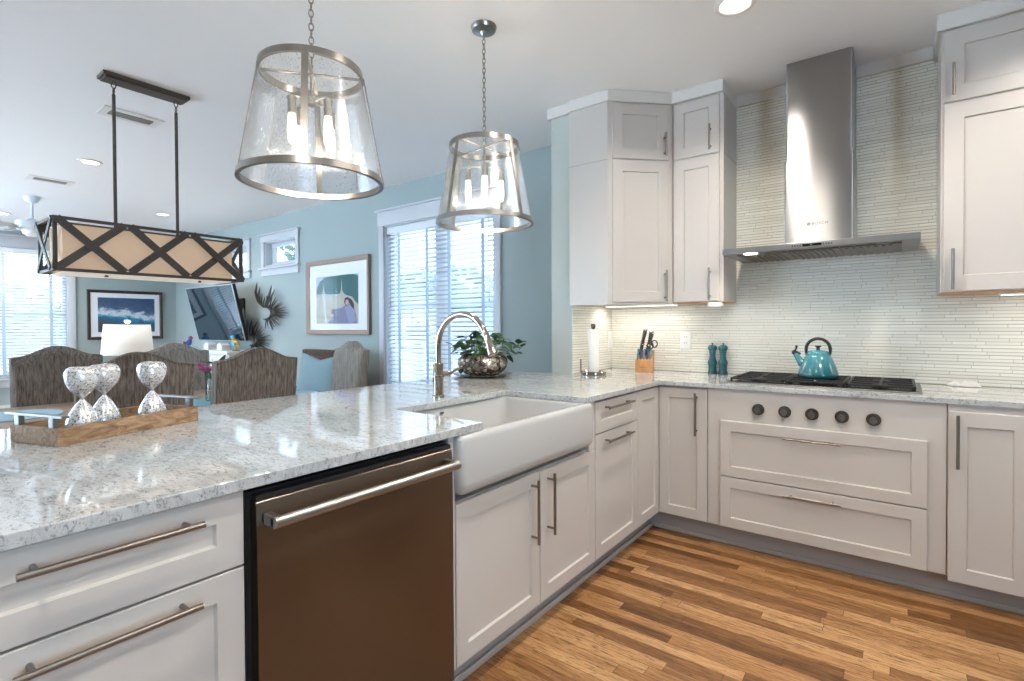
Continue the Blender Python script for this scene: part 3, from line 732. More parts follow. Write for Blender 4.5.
# kettle
kx, ky, kz = .786, .325, TOP+.0292
r = thing('tea_kettle', 'teal enamel kettle with black arched handle standing on the cooktop', 'kettle', (kx, ky, kz))
c = (kx, ky, kz)
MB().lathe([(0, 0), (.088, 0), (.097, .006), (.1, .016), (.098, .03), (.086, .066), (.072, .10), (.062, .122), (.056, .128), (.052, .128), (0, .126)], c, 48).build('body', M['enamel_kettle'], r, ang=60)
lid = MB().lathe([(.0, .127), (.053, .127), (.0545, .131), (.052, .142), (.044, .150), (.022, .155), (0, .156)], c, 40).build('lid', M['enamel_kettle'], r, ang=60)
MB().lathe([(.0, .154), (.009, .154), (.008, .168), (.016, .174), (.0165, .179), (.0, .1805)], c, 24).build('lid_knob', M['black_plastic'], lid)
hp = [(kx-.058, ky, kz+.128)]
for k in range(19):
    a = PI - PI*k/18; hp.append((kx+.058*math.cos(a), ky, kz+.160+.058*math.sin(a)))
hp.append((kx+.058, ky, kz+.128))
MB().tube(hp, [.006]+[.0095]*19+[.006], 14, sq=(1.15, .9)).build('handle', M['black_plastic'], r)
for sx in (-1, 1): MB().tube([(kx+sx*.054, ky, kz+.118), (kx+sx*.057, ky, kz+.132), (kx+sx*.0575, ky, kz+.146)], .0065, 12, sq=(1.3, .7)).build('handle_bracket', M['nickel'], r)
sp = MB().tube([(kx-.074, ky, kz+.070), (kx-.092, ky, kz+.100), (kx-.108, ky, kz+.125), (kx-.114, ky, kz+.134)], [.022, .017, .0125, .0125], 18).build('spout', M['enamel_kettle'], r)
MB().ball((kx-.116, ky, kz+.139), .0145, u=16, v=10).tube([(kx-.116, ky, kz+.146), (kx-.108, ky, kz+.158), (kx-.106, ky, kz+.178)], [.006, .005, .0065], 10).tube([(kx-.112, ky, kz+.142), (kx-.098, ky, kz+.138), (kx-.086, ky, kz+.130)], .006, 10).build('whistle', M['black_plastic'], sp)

# pepper mills
def mill(x, y, label):
    r = thing('pepper_mill', label, 'pepper mill', (x, y, TOP), 'teal mills by the cooktop')
    c = (x, y, TOP+.0004)
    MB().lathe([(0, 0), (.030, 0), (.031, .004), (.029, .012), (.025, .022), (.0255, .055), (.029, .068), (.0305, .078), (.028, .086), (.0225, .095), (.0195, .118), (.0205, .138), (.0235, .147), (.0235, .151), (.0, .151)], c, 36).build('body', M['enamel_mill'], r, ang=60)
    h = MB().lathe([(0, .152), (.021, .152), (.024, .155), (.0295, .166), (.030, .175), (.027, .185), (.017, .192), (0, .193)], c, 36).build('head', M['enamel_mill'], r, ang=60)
    MB().lathe([(0, .192), (.004, .192), (.004, .196), (.0065, .199), (.006, .204), (0, .206)], c, 16).build('finial', M['black_plastic'], h)
mill(.148, .572, 'teal pepper mill left of its twin by the cooktop'); mill(.215, .576, 'teal pepper mill right of its twin, nearer the cooktop')

# knife block with knives
bx, by = -.285, .475; TB = Matrix.Translation((bx, by, TOP+.0005)) @ Matrix.Rotation(math.radians(14), 4, 'Z')
b = MB(TB)
b.prism([(-.075, 0), (.065, 0), (.065, .150), (-.03, .085), (-.075, .085)], -.056, .056, .004, axis='x')
r = b.build('knife_block', M['block_wood'], pivot=(bx, by, TOP)); tag(r, 'light wooden knife block full of knives in the tiled corner', 'knife block')
MB(TB).tube([(-.028+.002*i, -.0754, .034+.0035*math.sin(i*2.1)*(.4+.6*abs(math.sin(i*.7)))) for i in range(29)], .0006, 5).build('stamped_script', M['ink'], r)
def knife(name, label, cat, u, v, z, ln, rr, tilt, mats, grp, steel_end=False):
    """handle standing out of a slot at (u, v) on the block, leaning back"""
    p = TB @ Vector((u, v, z)); d = (TB.to_3x3() @ Vector((tilt[0], tilt[1], 1))).normalized()
    r = thing(name, label, cat, tuple(p), grp)
    MB().tube([p-d*.035, p+d*.006], .0055, 8, sq=(1.4, .5)).build('bolster', M['knife_steel'], r)
    m = MB(); m.tube([p+d*.006, p+d*(ln*.3), p+d*(ln*.65), p+d*(ln*.92), p+d*ln], [rr*.8, rr, rr*.85, rr*1.1, rr*.7], 10, sq=(1.25, .75)); m.build('grip', M[mats], r)
    if steel_end: MB().ball(p+d*ln, rr*1.0, u=12, v=8).build('end_cap', M['knife_steel'], r)
    if steel_end: MB().ball(p+d*ln*.45, rr*1.15, 1, 1, .35, u=12, v=8).build('collar', M['knife_steel'], r)
for i, (u, mt) in enumerate(((-.044, 'knife_handle_teal'), (-.022, 'knife_handle_violet'), (0, 'knife_handle_teal'), (.022, 'knife_handle_violet'), (.044, 'knife_handle_teal'))):
    knife('steak_knife', ('leftmost', 'second', 'middle', 'fourth', 'rightmost')[i]+' of five small steak knives in front of the knife block', 'knife', u, -.052, .0855, .078, .0078, (.08, .12), mt, 'steak knives')
for i, (u, v, z, ln) in enumerate(((-.034, -.008, .108, .17), (-.036, .030, .132, .15), (.010, -.006, .108, .155), (.016, .044, .138, .125))):
    knife('chef_knife', ('large dark-handled knife at the front left of the wooden block', 'large dark-handled knife at the back left of the wooden block', 'large dark-handled knife at the front right, behind the steak knives', 'large dark-handled knife at the back right of the wooden block')[i], 'knife', u, v, z, ln*1.12, .0155, (.20, .05), 'knife_handle_dark', 'large knives', True)
p = TB @ Vector((.042, .012, .120)); r = thing('kitchen_scissors', 'black-handled scissors in the right side of the knife block', 'scissors', tuple(p))
for k, (dx, dz) in enumerate(((.022, .075), (-.006, .062))):
    q = p+TB.to_3x3() @ Vector((dx, 0, dz)); MB().tube([q+TB.to_3x3() @ Vector((.019*math.cos(a), 0, .024*math.sin(a))) for a in [2*PI*i/18 for i in range(18)]], .0045, 8, closed=True).build('finger_loop', M['black_plastic'], r)
MB().tube([p-Vector((0, 0, .04)), p+Vector((0, 0, .045))], .006, 8, sq=(1.3, .5)).build('blade', M['knife_steel'], r)

# paper towel
tx, ty = -.478, .075
r = thing('paper_towel_holder', 'metal upright paper towel holder in front of the partition', 'paper towel holder', (tx, ty, TOP))
c = (tx, ty, TOP+.0005)
MB().lathe([(0, 0), (.080, 0), (.085, .005), (.085, .018), (.079, .023), (.074, .018), (.03, .015), (0, .015)], c, 40).build('base', M['polished_nickel'], r)
MB().cyl((tx, ty, TOP+.012), (tx, ty, TOP+.325), .006, seg=14).build('rod', M['polished_nickel'], r)
MB().lathe([(0, .302), (.008, .302), (.009, .306), (.014, .309), (.0155, .318), (.0155, .33), (.012, .336), (0, .337)], c, 24).build('finial', M['bronze_hw'], r)
ap = (tx-.066, ty-.05); MB().tube([(tx-.05, ty-.038, TOP+.012), (*ap, TOP+.014), (*ap, TOP+.03), (*ap, TOP+.103)], [.0045, .0045, .004, .004], 10).build('arm', M['bronze_hw'], r)
MB().lathe([(.010, .018), (.0345, .018), (.0355, .021), (.0355, .297), (.0345, .300), (.010, .300)], c, 40, closed=True).build('paper_towel_roll', M['paper'])
tag(bpy.data.objects['paper_towel_roll'], 'slim white roll of paper towel on its metal holder', 'paper towel')

# outlets, switch, cloth
def outlet(label, Mx, u, v, kind):
    c = Mx @ Vector((u, 0, v)); r = thing('power_outlet' if kind else 'light_switch', label, 'outlet' if kind else 'switch', tuple(c))
    MB(Mx).box(u-.037, u+.037, 0, .006, v-.06, v+.06, .002).build('cover_plate', M['white_plastic'], r)
    if kind:
        for dv in (-.021, .021):
            s = MB(Mx).box(u-.017, u+.017, .006, .008, v+dv-.014, v+dv+.014, .002).build('socket', M['white_plastic'], r)
            MB(Mx).box(u-.0085, u-.0060, .0078, .0085, v+dv-.003, v+dv+.007).box(u+.0060, u+.0085, .0078, .0085, v+dv-.003, v+dv+.007).build('slots', M['ink'], s, smooth=False)
    else: MB(Mx).box(u-.017, u+.017, .006, .010, v-.034, v+.034, .002).build('rocker', M['white_plastic'], r)
outlet('white double wall outlet between the knife block and the mills', face_back(W-.0062), -.047, 1.135, True)
outlet('white wall switch plate on the tiled partition behind the paper towels', face_pen(XS+.0062), .585-.0, 1.135, False)
def cloth_fn(i, j):
    x = (i-.5)*.115; y = (j-.5)*.07
    z = .008+.010*math.sin(i*9+j*3)**2+.008*math.sin(j*11+i*4)**2
    e = min(i, 1-i, j, 1-j); z *= min(1, e*6); return Vector((1.415+x+.01*math.sin(j*7), 0.57+y*.8+.008*math.sin(i*8), TOP+.001+z))
o = MB().grid(cloth_fn, 30, 18).build('dish_cloth', M['cloth_white']); tag(o, 'crumpled white cloth lying on the counter right of the cooktop', 'cloth')
sd = o.modifiers.new('thick', 'SOLIDIFY'); sd.thickness = .003; sd.offset = 1

# ================================================================== ON THE PENINSULA
# planter with plant on a plate
px, py = -1.03, -.41
o = MB().lathe([(0, 0), (.10, 0), (.19, .012), (.195, .016), (.19, .018), (.10, .008), (0, .008)], (px, py, TOP+.0004), 48).build('plate', M['mosaic_metal']); tag(o, 'wide dark round plate under the mosaic planter', 'plate')
z0 = TOP+.0086
prof = [(0, 0), (.09, 0), (.125, .012), (.158, .045), (.168, .075), (.162, .105), (.14, .128), (.112, .138), (.108, .136), (.134, .124), (.152, .10), (.152, .09), (0, .09)]
r = thing('planter', 'round mosaic metal bowl holding a trailing green plant', 'planter', (px, py, z0))
MB().lathe(prof, (px, py, z0), 48, sx=1.0, sy=.95).build('bowl', M['mosaic_metal'], r, ang=60)
MB().lathe([(0, .112), (.08, .110), (.1375, .107)], (px, py, z0), 32, sy=.95).build('soil', M['soil'], r)
random.seed(11)
def leaf(mb, p, d, up, L, Wd, curl=.25):
    """one heart shaped leaf from p along d"""
    d = d.normalized(); sdir = d.cross(up).normalized(); n = sdir.cross(d)
    prof = [(0, .12), (.12, .72), (.3, 1.0), (.55, .85), (.8, .45), (1, 0.0)]; V = []
    for t, w in prof:
        c = p+d*(t*L)-n*(curl*L*t*t)
        V += [c-sdir*w*Wd+n*(.18*w*Wd), c, c+sdir*w*Wd+n*(.18*w*Wd)]
    F = []
    for i in range(len(prof)-1):
        a = 3*i; F += [(a, a+1, a+4, a+3), (a+1, a+2, a+5, a+4)]
    mb.poly(V, F)
r = thing('pothos_plant', 'green leafy plant trailing from the mosaic bowl behind the faucet', 'plant', (px, py, z0+.11))
lv, st = MB(), MB(); Rv, Uv = Vector((.797, .604, 0)), Vector((0, 0, 1))
for i in range(74):
    a = random.uniform(0, 2*PI); out = random.uniform(.03, .20); h = random.uniform(.05, .20)*(1-.45*out/.2)
    p0 = Vector((px+.06*math.cos(a)*random.random(), py+.06*math.sin(a)*random.random(), z0+.11))
    p1 = Vector((px+out*math.cos(a), py+out*math.sin(a), z0+.115+h)); mid = (p0+p1)/2+Vector((0, 0, .035))
    st.tube([p0, mid, p1], .0016, 5)
    d = Vector((math.cos(a+random.uniform(-.8, .8)), math.sin(a+random.uniform(-.8, .8)), random.uniform(-.55, .15)))
    leaf(lv, p1, d, Vector((random.uniform(-.3, .3), random.uniform(-.3, .3), 1)), random.uniform(.05, .078), random.uniform(.021, .033))
base = Vector((px, py, z0+.125))
for path in ([(.09, .02), (.15, .015), (.205, .045), (.235, .075)], [(.10, .0), (.16, -.005), (.215, .01), (.255, .055)], [(-.10, .02), (-.15, .05), (-.20, .075)], [(-.09, .0), (-.12, -.03), (-.135, -.075)], [(.02, .02), (.03, -.02), (.04, -.055)]):
    pts = [base+Rv*u+Uv*v-Vector((.604, -.797, 0))*(-.05 if u < .05 else 0) for u, v in path]; pts = [base]+pts; st.tube(pts, .0018, 5)
    for k, p in enumerate(pts[1:]):
        for q in range(2):
            d = (p-pts[k]).normalized()+Vector((random.uniform(-.7, .7), random.uniform(-.7, .7), random.uniform(-.5, .2)))
            leaf(lv, p, d, Uv+Vector((random.uniform(-.4, .4), random.uniform(-.4, .4), 0)), random.uniform(.04, .06), random.uniform(.018, .026))
lv.build('foliage', M['leaf_dark'], r); st.build('stems', M['stem_green'], r)
# wooden tray with three hourglasses
A0 = Vector((-.696, -2.606, TOP+.0004)); ud = Vector((-.300, .954, 0)).normalized(); vd = Vector((-.954, -.300, 0)).normalized()
TM = Matrix((( ud.x, vd.x, 0, A0.x), (ud.y, vd.y, 0, A0.y), (0, 0, 1, A0.z), (0, 0, 0, 1)))
TL, TW, TH = .424, .215, .050
r = thing('serving_tray', 'rustic wooden tray with metal handles on the stone peninsula', 'tray', tuple(A0+ud*TL/2+vd*TW/2))
MB(TM).box(.014, TL-.014, .014, TW-.014, 0, .012).build('base_board', M['rustic_wood'], r, smooth=False)
for a in ((0, TL, 0, .016), (0, TL, TW-.016, TW)): MB(TM).box(a[0], a[1], a[2], a[3], 0, TH, .002).build('side_rail', M['rustic_wood'], r)
for a in ((0, .016), (TL-.016, TL)): MB(TM).box(a[0], a[1], .016, TW-.016, 0, TH, .002).build('end_rail', M['rustic_wood'], r)
for u in (.008, TL-.008):
    h = MB(TM).box(u-.010, u+.010, -.022, TW+.02, TH+.028, TH+.036, .0015)  .build('handle', M['steel_dull'], r)
    for v in (.030, TW-.030): MB(TM).box(u-.0075, u+.0075, v-.011, v+.011, TH-.001, TH+.029, .002).build('post', M['steel_dull'], h)
def hourglass():
    r = thing('hourglass', 'x', 'hourglass', (0, 0, 0), 'hourglasses on the tray')
    up = [(.0040, .102), (.0055, .106), (.012, .112), (.022, .121), (.031, .132), (.038, .146), (.0420, .160), (.0432, .171), (.0420, .182), (.0375, .192), (.031, .1975), (.026, .199), (0, .1985)]
    lo = [(0, .0), (.040, .0), (.0425, .003), (.0432, .012), (.0425, .026), (.0385, .042), (.032, .058), (.023, .076), (.0135, .090), (.0065, .0985), (.0040, .102)]
    MB().lathe(up, (0, 0, 0), 40).build('upper_bulb', M['mercury_glass'], r, ang=70); MB().lathe(lo, (0, 0, 0), 40).build('lower_bulb', M['mercury_glass'], r, ang=70)
    MB().lathe([(0, .0005), (.0412, .0005), (.0436, .003), (.0444, .012), (.0437, .026), (.0415, .034)], (0, 0, 0), 40).build('sand', M['glitter_sand'], r, ang=70)
    return r
hg = hourglass()
for k, (u, v, lb) in enumerate(((.112, .085, 'leftmost mirrored glass hourglass, at the near end of the wooden tray'), (.200, .128, 'middle mirrored glass hourglass, partly behind the leftmost one'), (.328, .092, 'rightmost mirrored glass hourglass, standing apart on the wooden tray'))):
    p = TM @ Vector((u, v, .0125)); o = hg if k == 0 else dup(hg); o.location = p; o['label'] = lb
for o_ in (hg,): pass

# ================================================================== LIGHT FITTINGS
def chain(mb, x, y, z0, z1, L=.030, r=.0022, w=.0075):
    n = max(1, round((z1-z0)/(L*.80))); st_ = (z1-z0)/n
    for k in range(n):
        c = z0+st_*(k+.5); h = st_*.62; pts = []
        for i in range(14):
            a = 2*PI*i/14; du, dz = w*math.cos(a), h*math.sin(a)
            pts.append((x+(du if k % 2 else 0), y+(0 if k % 2 else du), c+dz))
        mb.tube(pts, r, 6, closed=True)
    return mb
def pendant():
    NI = M['nickel']; zb, zt, rb, rt = 1.749, 2.123, .244, .174
    r = thing('pendant_light', 'x', 'pendant light', (0, 0, 0), 'glass pendants over the peninsula')
    MB().lathe([(0, ZC), (.064, ZC), (.064, ZC-.006), (.058, ZC-.020), (.018, ZC-.026), (.010, ZC-.042), (0, ZC-.042)], (0, 0, 0), 36).build('canopy', NI, r)
    chain(MB(), 0, 0, zt+.045, ZC-.038).build('chain', NI, r)
    MB().lathe([(rb-.014, 0), (rb, 0), (rb-.003, .022), (rb-.010, .022)], (0, 0, zb), 72, closed=True).build('bottom_ring', NI, r)
    MB().lathe([(rt-.008, 0), (rt+.003, 0), (rt, .024), (rt-.008, .024)], (0, 0, zt), 72, closed=True).build('top_ring', NI, r)
    for k in range(4):
        a = k*PI/2+math.radians(72); ca, sa = math.cos(a), math.sin(a); tn = Vector((-sa, ca, 0))
        m = MB(Matrix(((ca, -sa, 0, 0), (sa, ca, 0, 0), (0, 0, 1, 0), (0, 0, 0, 1))))
        h = .0105; P = [(rb-.003, zb+.01), (rb+.001, zb+.01), (rt+.004, zt+.012), (rt+.000, zt+.012)]
        m.prism(P, -h, h, .0008, axis='y').build('strap', NI, r)
    for k in range(2):
        a = k*PI/2+math.radians(72); MB(Matrix.Rotation(a, 4, 'Z')).box(-rt+.004, rt-.004, -.006, .006, zt+.006, zt+.012, .001).build('cross_bar', NI, r)
    MB().lathe([(rt-.004, zt+.004), (rb-.008, zb+.012)], (0, 0, 0), 72).build('glass_shade', M['seeded_glass'], r)
    st = MB().cyl((0, 0, zt-.075), (0, 0, zt+.02), .006, seg=14).lathe([(0, 0), (.016, 0), (.020, .008), (.020, .022), (.012, .030), (0, .030)], (0, 0, zt-.10), 24)
    st.tube([(0, .0, zt+.018), (0, .008, zt+.026), (0, .010, zt+.036), (0, 0, zt+.048), (0, -.010, zt+.036), (0, -.008, zt+.026)], .0028, 8, closed=True).build('stem', NI, r)
    for k in range(4):
        a = k*PI/2+math.radians(27); x, y = .082*math.cos(a), .082*math.sin(a)
        b = MB().tube([(x*.18, y*.18, zt-.085), (x*.7, y*.7, zt-.086), (x, y, zt-.092), (x, y, zt-.105)], .0055, 10).build('arm', NI, r)
        MB().lathe([(0, 0), (.0165, 0), (.0165, -.006), (.014, -.010), (.0145, -.055), (.0, -.055)], (x, y, zt-.10), 20).build('socket', NI, b)
        bl = MB().lathe([(0, 0), (.012, -.002), (.0125, -.012), (.0145, -.034), (.0155, -.056), (.0150, -.080), (.010, -.100), (0, -.106)], (x, y, zt-.155), 20).build('bulb', M['bulb_tube'], b)
        lamp('bulb_light', 'POINT', (x, y, zt-.235), 3.2, (1, .85, .66), r, shadow_soft_size=.022)
        MB().tube([(x, y, zt-.175), (x+.006, y, zt-.2), (x, y+.006, zt-.225), (x-.006, y, zt-.205)], .0035, 8).build('filament', M['bulb_glow'], bl)
    return r
p2 = pendant(); p2.location = (-.508, -1.0, 0); p2.rotation_euler.z = math.radians(-77); p2['label'] = 'clear glass pendant light hanging beyond the faucet, nearer the window'
p1 = dup(p2, (-.508, -1.943, 0), math.radians(-110), 'large clear glass pendant light hanging over the near end of the peninsula')
for p in (p1, p2): p['_w'] = tuple(p.location)

# linear chandelier over the dining table
x0, x1, y0, y1, z0, z1 = -2.733, -2.400, -2.274, -1.295, 1.547, 1.838
r = thing('linear_chandelier', 'long dark metal chandelier with crossed straps and linen shade over the dining table', 'chandelier', ((x0+x1)/2, (y0+y1)/2, z0))
DB = M['dark_bronze']; t = .020; xm = (x0+x1)/2
f = MB()
for z in (z0, z1-t*.8):
    for x in (x0, x1-t): f.box(x, x+t, y0, y1, z, z+t*.8, .0015)
    for y in (y0, y1-t): f.box(x0+t, x1-t, y, y+t, z, z+t*.8, .0015)
for x in (x0, x1-t):
    for y in (y0, y1-t): f.box(x, x+t, y, y+t, z0+t*.8, z1-t*.8, .0015)
f.build('frame', DB, r)
def strap(a, b, out, wd=.040, th=.006):
    a, b = Vector(a), Vector(b); d = (b-a).normalized(); s = d.cross(Vector(out)).normalized()*wd/2; o_ = Vector(out)*th
    V = [a-s, a+s, b+s, b-s]; V += [v+o_ for v in V]
    return MB().poly(V, [(3, 2, 1, 0), (4, 5, 6, 7), (0, 1, 5, 4), (1, 2, 6, 5), (2, 3, 7, 6), (3, 0, 4, 7)])
n3 = (y1-y0)/3
for side, x, out in ((1, x1, (1, 0, 0)), (-1, x0, (-1, 0, 0))):
    for k in range(3):
        ya, yb = y0+n3*k+.014, y0+n3*(k+1)-.014
        for q, (za, zb2) in enumerate(((z0+.012, z1-.012), (z1-.012, z0+.012))):
            s_ = strap((x+.001*side*(1+6*q), ya, za), (x+.001*side*(1+6*q), yb, zb2), out); s_.build('cross_strap', DB, r, smooth=False)
for y, out in ((y0, (0, -1, 0)), (y1, (0, 1, 0))):
    for q, (za, zb2) in enumerate(((z0+.012, z1-.012), (z1-.012, z0+.012))):
        strap((x0+.012, y+out[1]*.001*(1+6*q), za), (x1-.012, y+out[1]*.001*(1+6*q), zb2), out, .032).build('cross_strap', DB, r, smooth=False)
sh = MB(); a, b, c, d = x0+.030, x1-.030, y0+.045, y1-.06
sh.poly([(a, c, z0+.012), (b, c, z0+.012), (b, d, z0+.012), (a, d, z0+.012), (a, c, z1-.035), (b, c, z1-.035), (b, d, z1-.035), (a, d, z1-.035)], [(0, 1, 5, 4), (1, 2, 6, 5), (2, 3, 7, 6), (3, 0, 4, 7)])
so = sh.build('linen_shade', M['shade_lit'], r, smooth=False); so.modifiers.new('t', 'SOLIDIFY').thickness = .002
MB().box(a+.003, b-.003, c+.003, d-.003, z0-.004, z0+.001).build('diffuser', M['diffuser'], r, smooth=False)
for y in (y0+.245, y1-.245): MB().lathe([(0, -.012), (.009, -.012), (.011, -.005), (.004, 0), (0, 0)], (xm+.10, y, z0-.004), 14).build('finial', DB, r)
MB().box(xm-.0625, xm+.0625, -2.02, -1.565, ZC-.022, ZC-.0005, .004).box(xm-.052, xm+.052, -2.007, -1.578, ZC-.032, ZC-.022, .003).build('canopy', DB, r)
for y in (-1.955, -1.627):
    rd = MB().cyl((xm, y, z1-.01), (xm, y, ZC-.108), .009, seg=14).build('rod', DB, r)
    for k in range(2): MB().tube([(xm+(.011*math.cos(q) if k else 0), y+(0 if k else .011*math.cos(q)), ZC-.052-.030*k*1.25-.0+.020*math.sin(q)) for q in [2*PI*i/16 for i in range(16)]], .0032, 8, closed=True).build('ring', DB, rd)
MB().box(xm-.01, xm+.01, y0+.02, y1-.02, z1-.016, z1-.004, .002).build('hanger_bar', DB, r)

# recessed downlights
def downlight():
    r = thing('recessed_light', 'x', 'ceiling light', (0, 0, 0), 'recessed ceiling lights')
    MB().lathe([(.062, -.001), (.088, -.001), (.092, -.004), (.089, -.009), (.070, -.012), (.062, -.006)], (0, 0, 0), 40, closed=True).build('trim_ring', M['white_plastic'], r)
    MB().lathe([(0, -.004), (.064, -.004), (.064, -.001), (0, -.001)], (0, 0, 0), 32).build('lens', M['downlight_lens'], r)
    l = lamp('downlight_beam', 'SPOT', (0, 0, -.016), DOWN_W, WARM, r, spot_size=math.radians(150), spot_blend=.6, shadow_soft_size=.055)
    return r
dl0 = downlight()
spots = [(.535, -.435, 'recessed ceiling light nearest the range hood'), (-4.633, -1.57, 'recessed ceiling light left of the dining chandelier rods'), (-6.568, -.347, 'small recessed ceiling light seen between the two chandelier rods'), (-8.1, -1.644, 'recessed ceiling light at the left edge beside the ceiling fan')]
hidden = [(.6, -1.42), (1.75, -.435), (1.75, -1.75), (.6, -3.1)]  # lamps out of view, added for the light the kitchen needs
for k, (x, y, lb) in enumerate(spots+[(x, y, None) for x, y in hidden]):
    o = dl0 if k == 0 else dup(dl0); o.location = (x, y, ZC); o['label'] = lb or 'unseen recessed light added to brighten the kitchen, above the view'
# ceiling vents
def vent(x, y, rz, label):
    r = thing('ceiling_vent', label, 'vent', (x, y, ZC))
    MB().box(x-.175, x+.175, y-.10, y+.10, ZC-.007, ZC-.0005, .002).build('frame', M['white_plastic'], r)
    MB().box(x-.125, x+.125, y-.045, y+.045, ZC-.0085, ZC-.006).build('grille', M['black_plastic'], r, smooth=False)
    for k in range(5): MB().box(x-.125, x+.125, y-.042+k*.019, y-.034+k*.019, ZC-.011, ZC-.008).build('louver', M['toe_paint'], r, smooth=False)
    r.rotation_euler = (0, 0, rz)
vent(-3.18, -1.69, PI/2+.0, 'white ceiling vent behind the chandelier rods'); vent(-5.67, -1.64, PI/2, 'white ceiling vent beyond the chandelier, above the fan')
# ceiling fan
fx2, fy2 = -6.70, -1.60
r = thing('ceiling_fan', 'pale ceiling fan over the far sitting area', 'ceiling fan', (fx2, fy2, ZC))
c = (fx2, fy2, 0); FM = M['fan_blade']
MB().lathe([(0, ZC-.001), (.075, ZC-.001), (.075, ZC-.02), (.05, ZC-.06), (.018, ZC-.075), (0, ZC-.075)], c, 28).build('ceiling_mount', FM, r)
MB().cyl((fx2, fy2, ZC-.27), (fx2, fy2, ZC-.06), .013, seg=14).build('rod', FM, r)
MB().lathe([(0, ZC-.25), (.03, ZC-.25), (.06, ZC-.275), (.135, ZC-.285), (.145, ZC-.30), (.145, ZC-.36), (.125, ZC-.385), (0, ZC-.385)], c, 36).build('motor_housing', FM, r)
MB().lathe([(0, ZC-.45), (.05, ZC-.445), (.085, ZC-.42), (.09, ZC-.386), (0, ZC-.386)], c, 28).build('light_bowl', M['white_plastic'], r)
for k in range(5):
    a = math.radians(18+72*k); mt = Matrix.Translation((fx2, fy2, ZC-.372)) @ Matrix.Rotation(a, 4, 'Z') @ Matrix.Rotation(math.radians(11), 4, 'X')
    b = MB(mt).prism([(.20, -.05), (.62, -.07), (.66, -.045), (.66, .045), (.62, .07), (.20, .05)], -.004, .004, .0015).build('blade', FM, r)
    MB(mt).box(.11, .26, -.018, .018, -.010, -.004, .002).build('blade_bracket', M['toe_paint'], b)

# ================================================================== DINING AND SITTING AREA
TX0, TX1, TY0, TY1, TZ = -3.16, -2.06, -2.72, -.84, .76
r = thing('dining_table', 'long wooden dining table under the dark chandelier', 'table', ((TX0+TX1)/2, (TY0+TY1)/2, 0))
MB().box(TX0, TX1, TY0, TY1, TZ-.045, TZ, .006).build('tabletop', M['table_wood'], r)
MB().box(TX0+.12, TX1-.12, TY0+.15, TY1-.15, TZ-.13, TZ-.045).build('apron', M['table_wood'], r, smooth=False)
for x in (TX0+.13, TX1-.13):
    for y in (TY0+.16, TY1-.16): MB().lathe([(0, 0), (.035, 0), (.038, .03), (.05, .10), (.04, .2), (.055, .5), (.05, TZ-.13), (0, TZ-.13)], (x, y, 0), 20).build('leg', M['table_wood'], r)
def placemat(x, y, mt, label, rad=.19):
    o = MB().lathe([(0, 0), (rad, 0), (rad, .005), (0, .006)], (x, y, TZ+.0005), 40).build('placemat', M[mt]); tag(o, label, 'placemat', 'placemats on the dining table')
placemat(-2.72, -2.40, 'blue_mat', 'pale blue placemat at the left end of the dining table', .22)
placemat(-2.36, -1.50, 'teal_mat', 'round blue placemat under the flower vase', .20)
placemat(-2.33, -.99, 'blue_mat', 'pale blue placemat at the far end of the table, beside the grey end chair', .17)
# vase with pink flowers
vx, vy = -2.40, -1.497; vz = TZ+.0068
r = thing('flower_vase', 'clear glass vase seen between two dining chairs', 'vase', (vx, vy, vz))
MB().lathe([(0, .002), (.04, .002), (.042, .006), (.042, .16), (.045, .185), (.043, .185), (.039, .16), (.039, .010), (0, .010)], (vx, vy, vz), 28).build('glass', M['vase_glass'], r)
r = thing('flower_bunch', 'pink flowers with dark leaves standing in the glass vase', 'flowers', (vx, vy, vz+.012))
random.seed(5); st, lv = MB(), MB()
heads = []
for i in range(9):
    a = 2*PI*i/9; o_ = .018+.022*random.random(); top = Vector((vx+math.cos(a)*o_*1.7, vy+math.sin(a)*o_*1.7, vz+.185+.035*random.random()))
    st.tube([(vx-math.cos(a)*.02, vy-math.sin(a)*.02, vz+.015), (vx+math.cos(a)*.012, vy+math.sin(a)*.012, vz+.16), tuple(top)], .003, 6); heads.append(top)
    for k in range(3):
        b = random.uniform(0, 2*PI); leaf(lv, Vector((vx, vy, vz+.14+.05*k))+Vector((math.cos(b), math.sin(b), 0))*.02, Vector((math.cos(b), math.sin(b), .5)), Uv, .075, .017)
leaf(lv, Vector((vx+.03, vy+.02, vz+.22)), Vector((.5, .3, .8)), Vector((-.5, .5, .3)), .11, .017)
st.build('stems', M['stem_green'], r); lv.build('leaves', M['leaf_dark'], r)
for h_ in heads:
    f = MB()
    for k in range(12):
        b = 2*PI*k/6+(k >= 6)*.5; leaf(f, h_, Vector((math.cos(b), math.sin(b), .35 if k < 6 else 1.5)), Uv, .046, .015, .25)
    f.build('flower_head', M['petal_pink'], r)

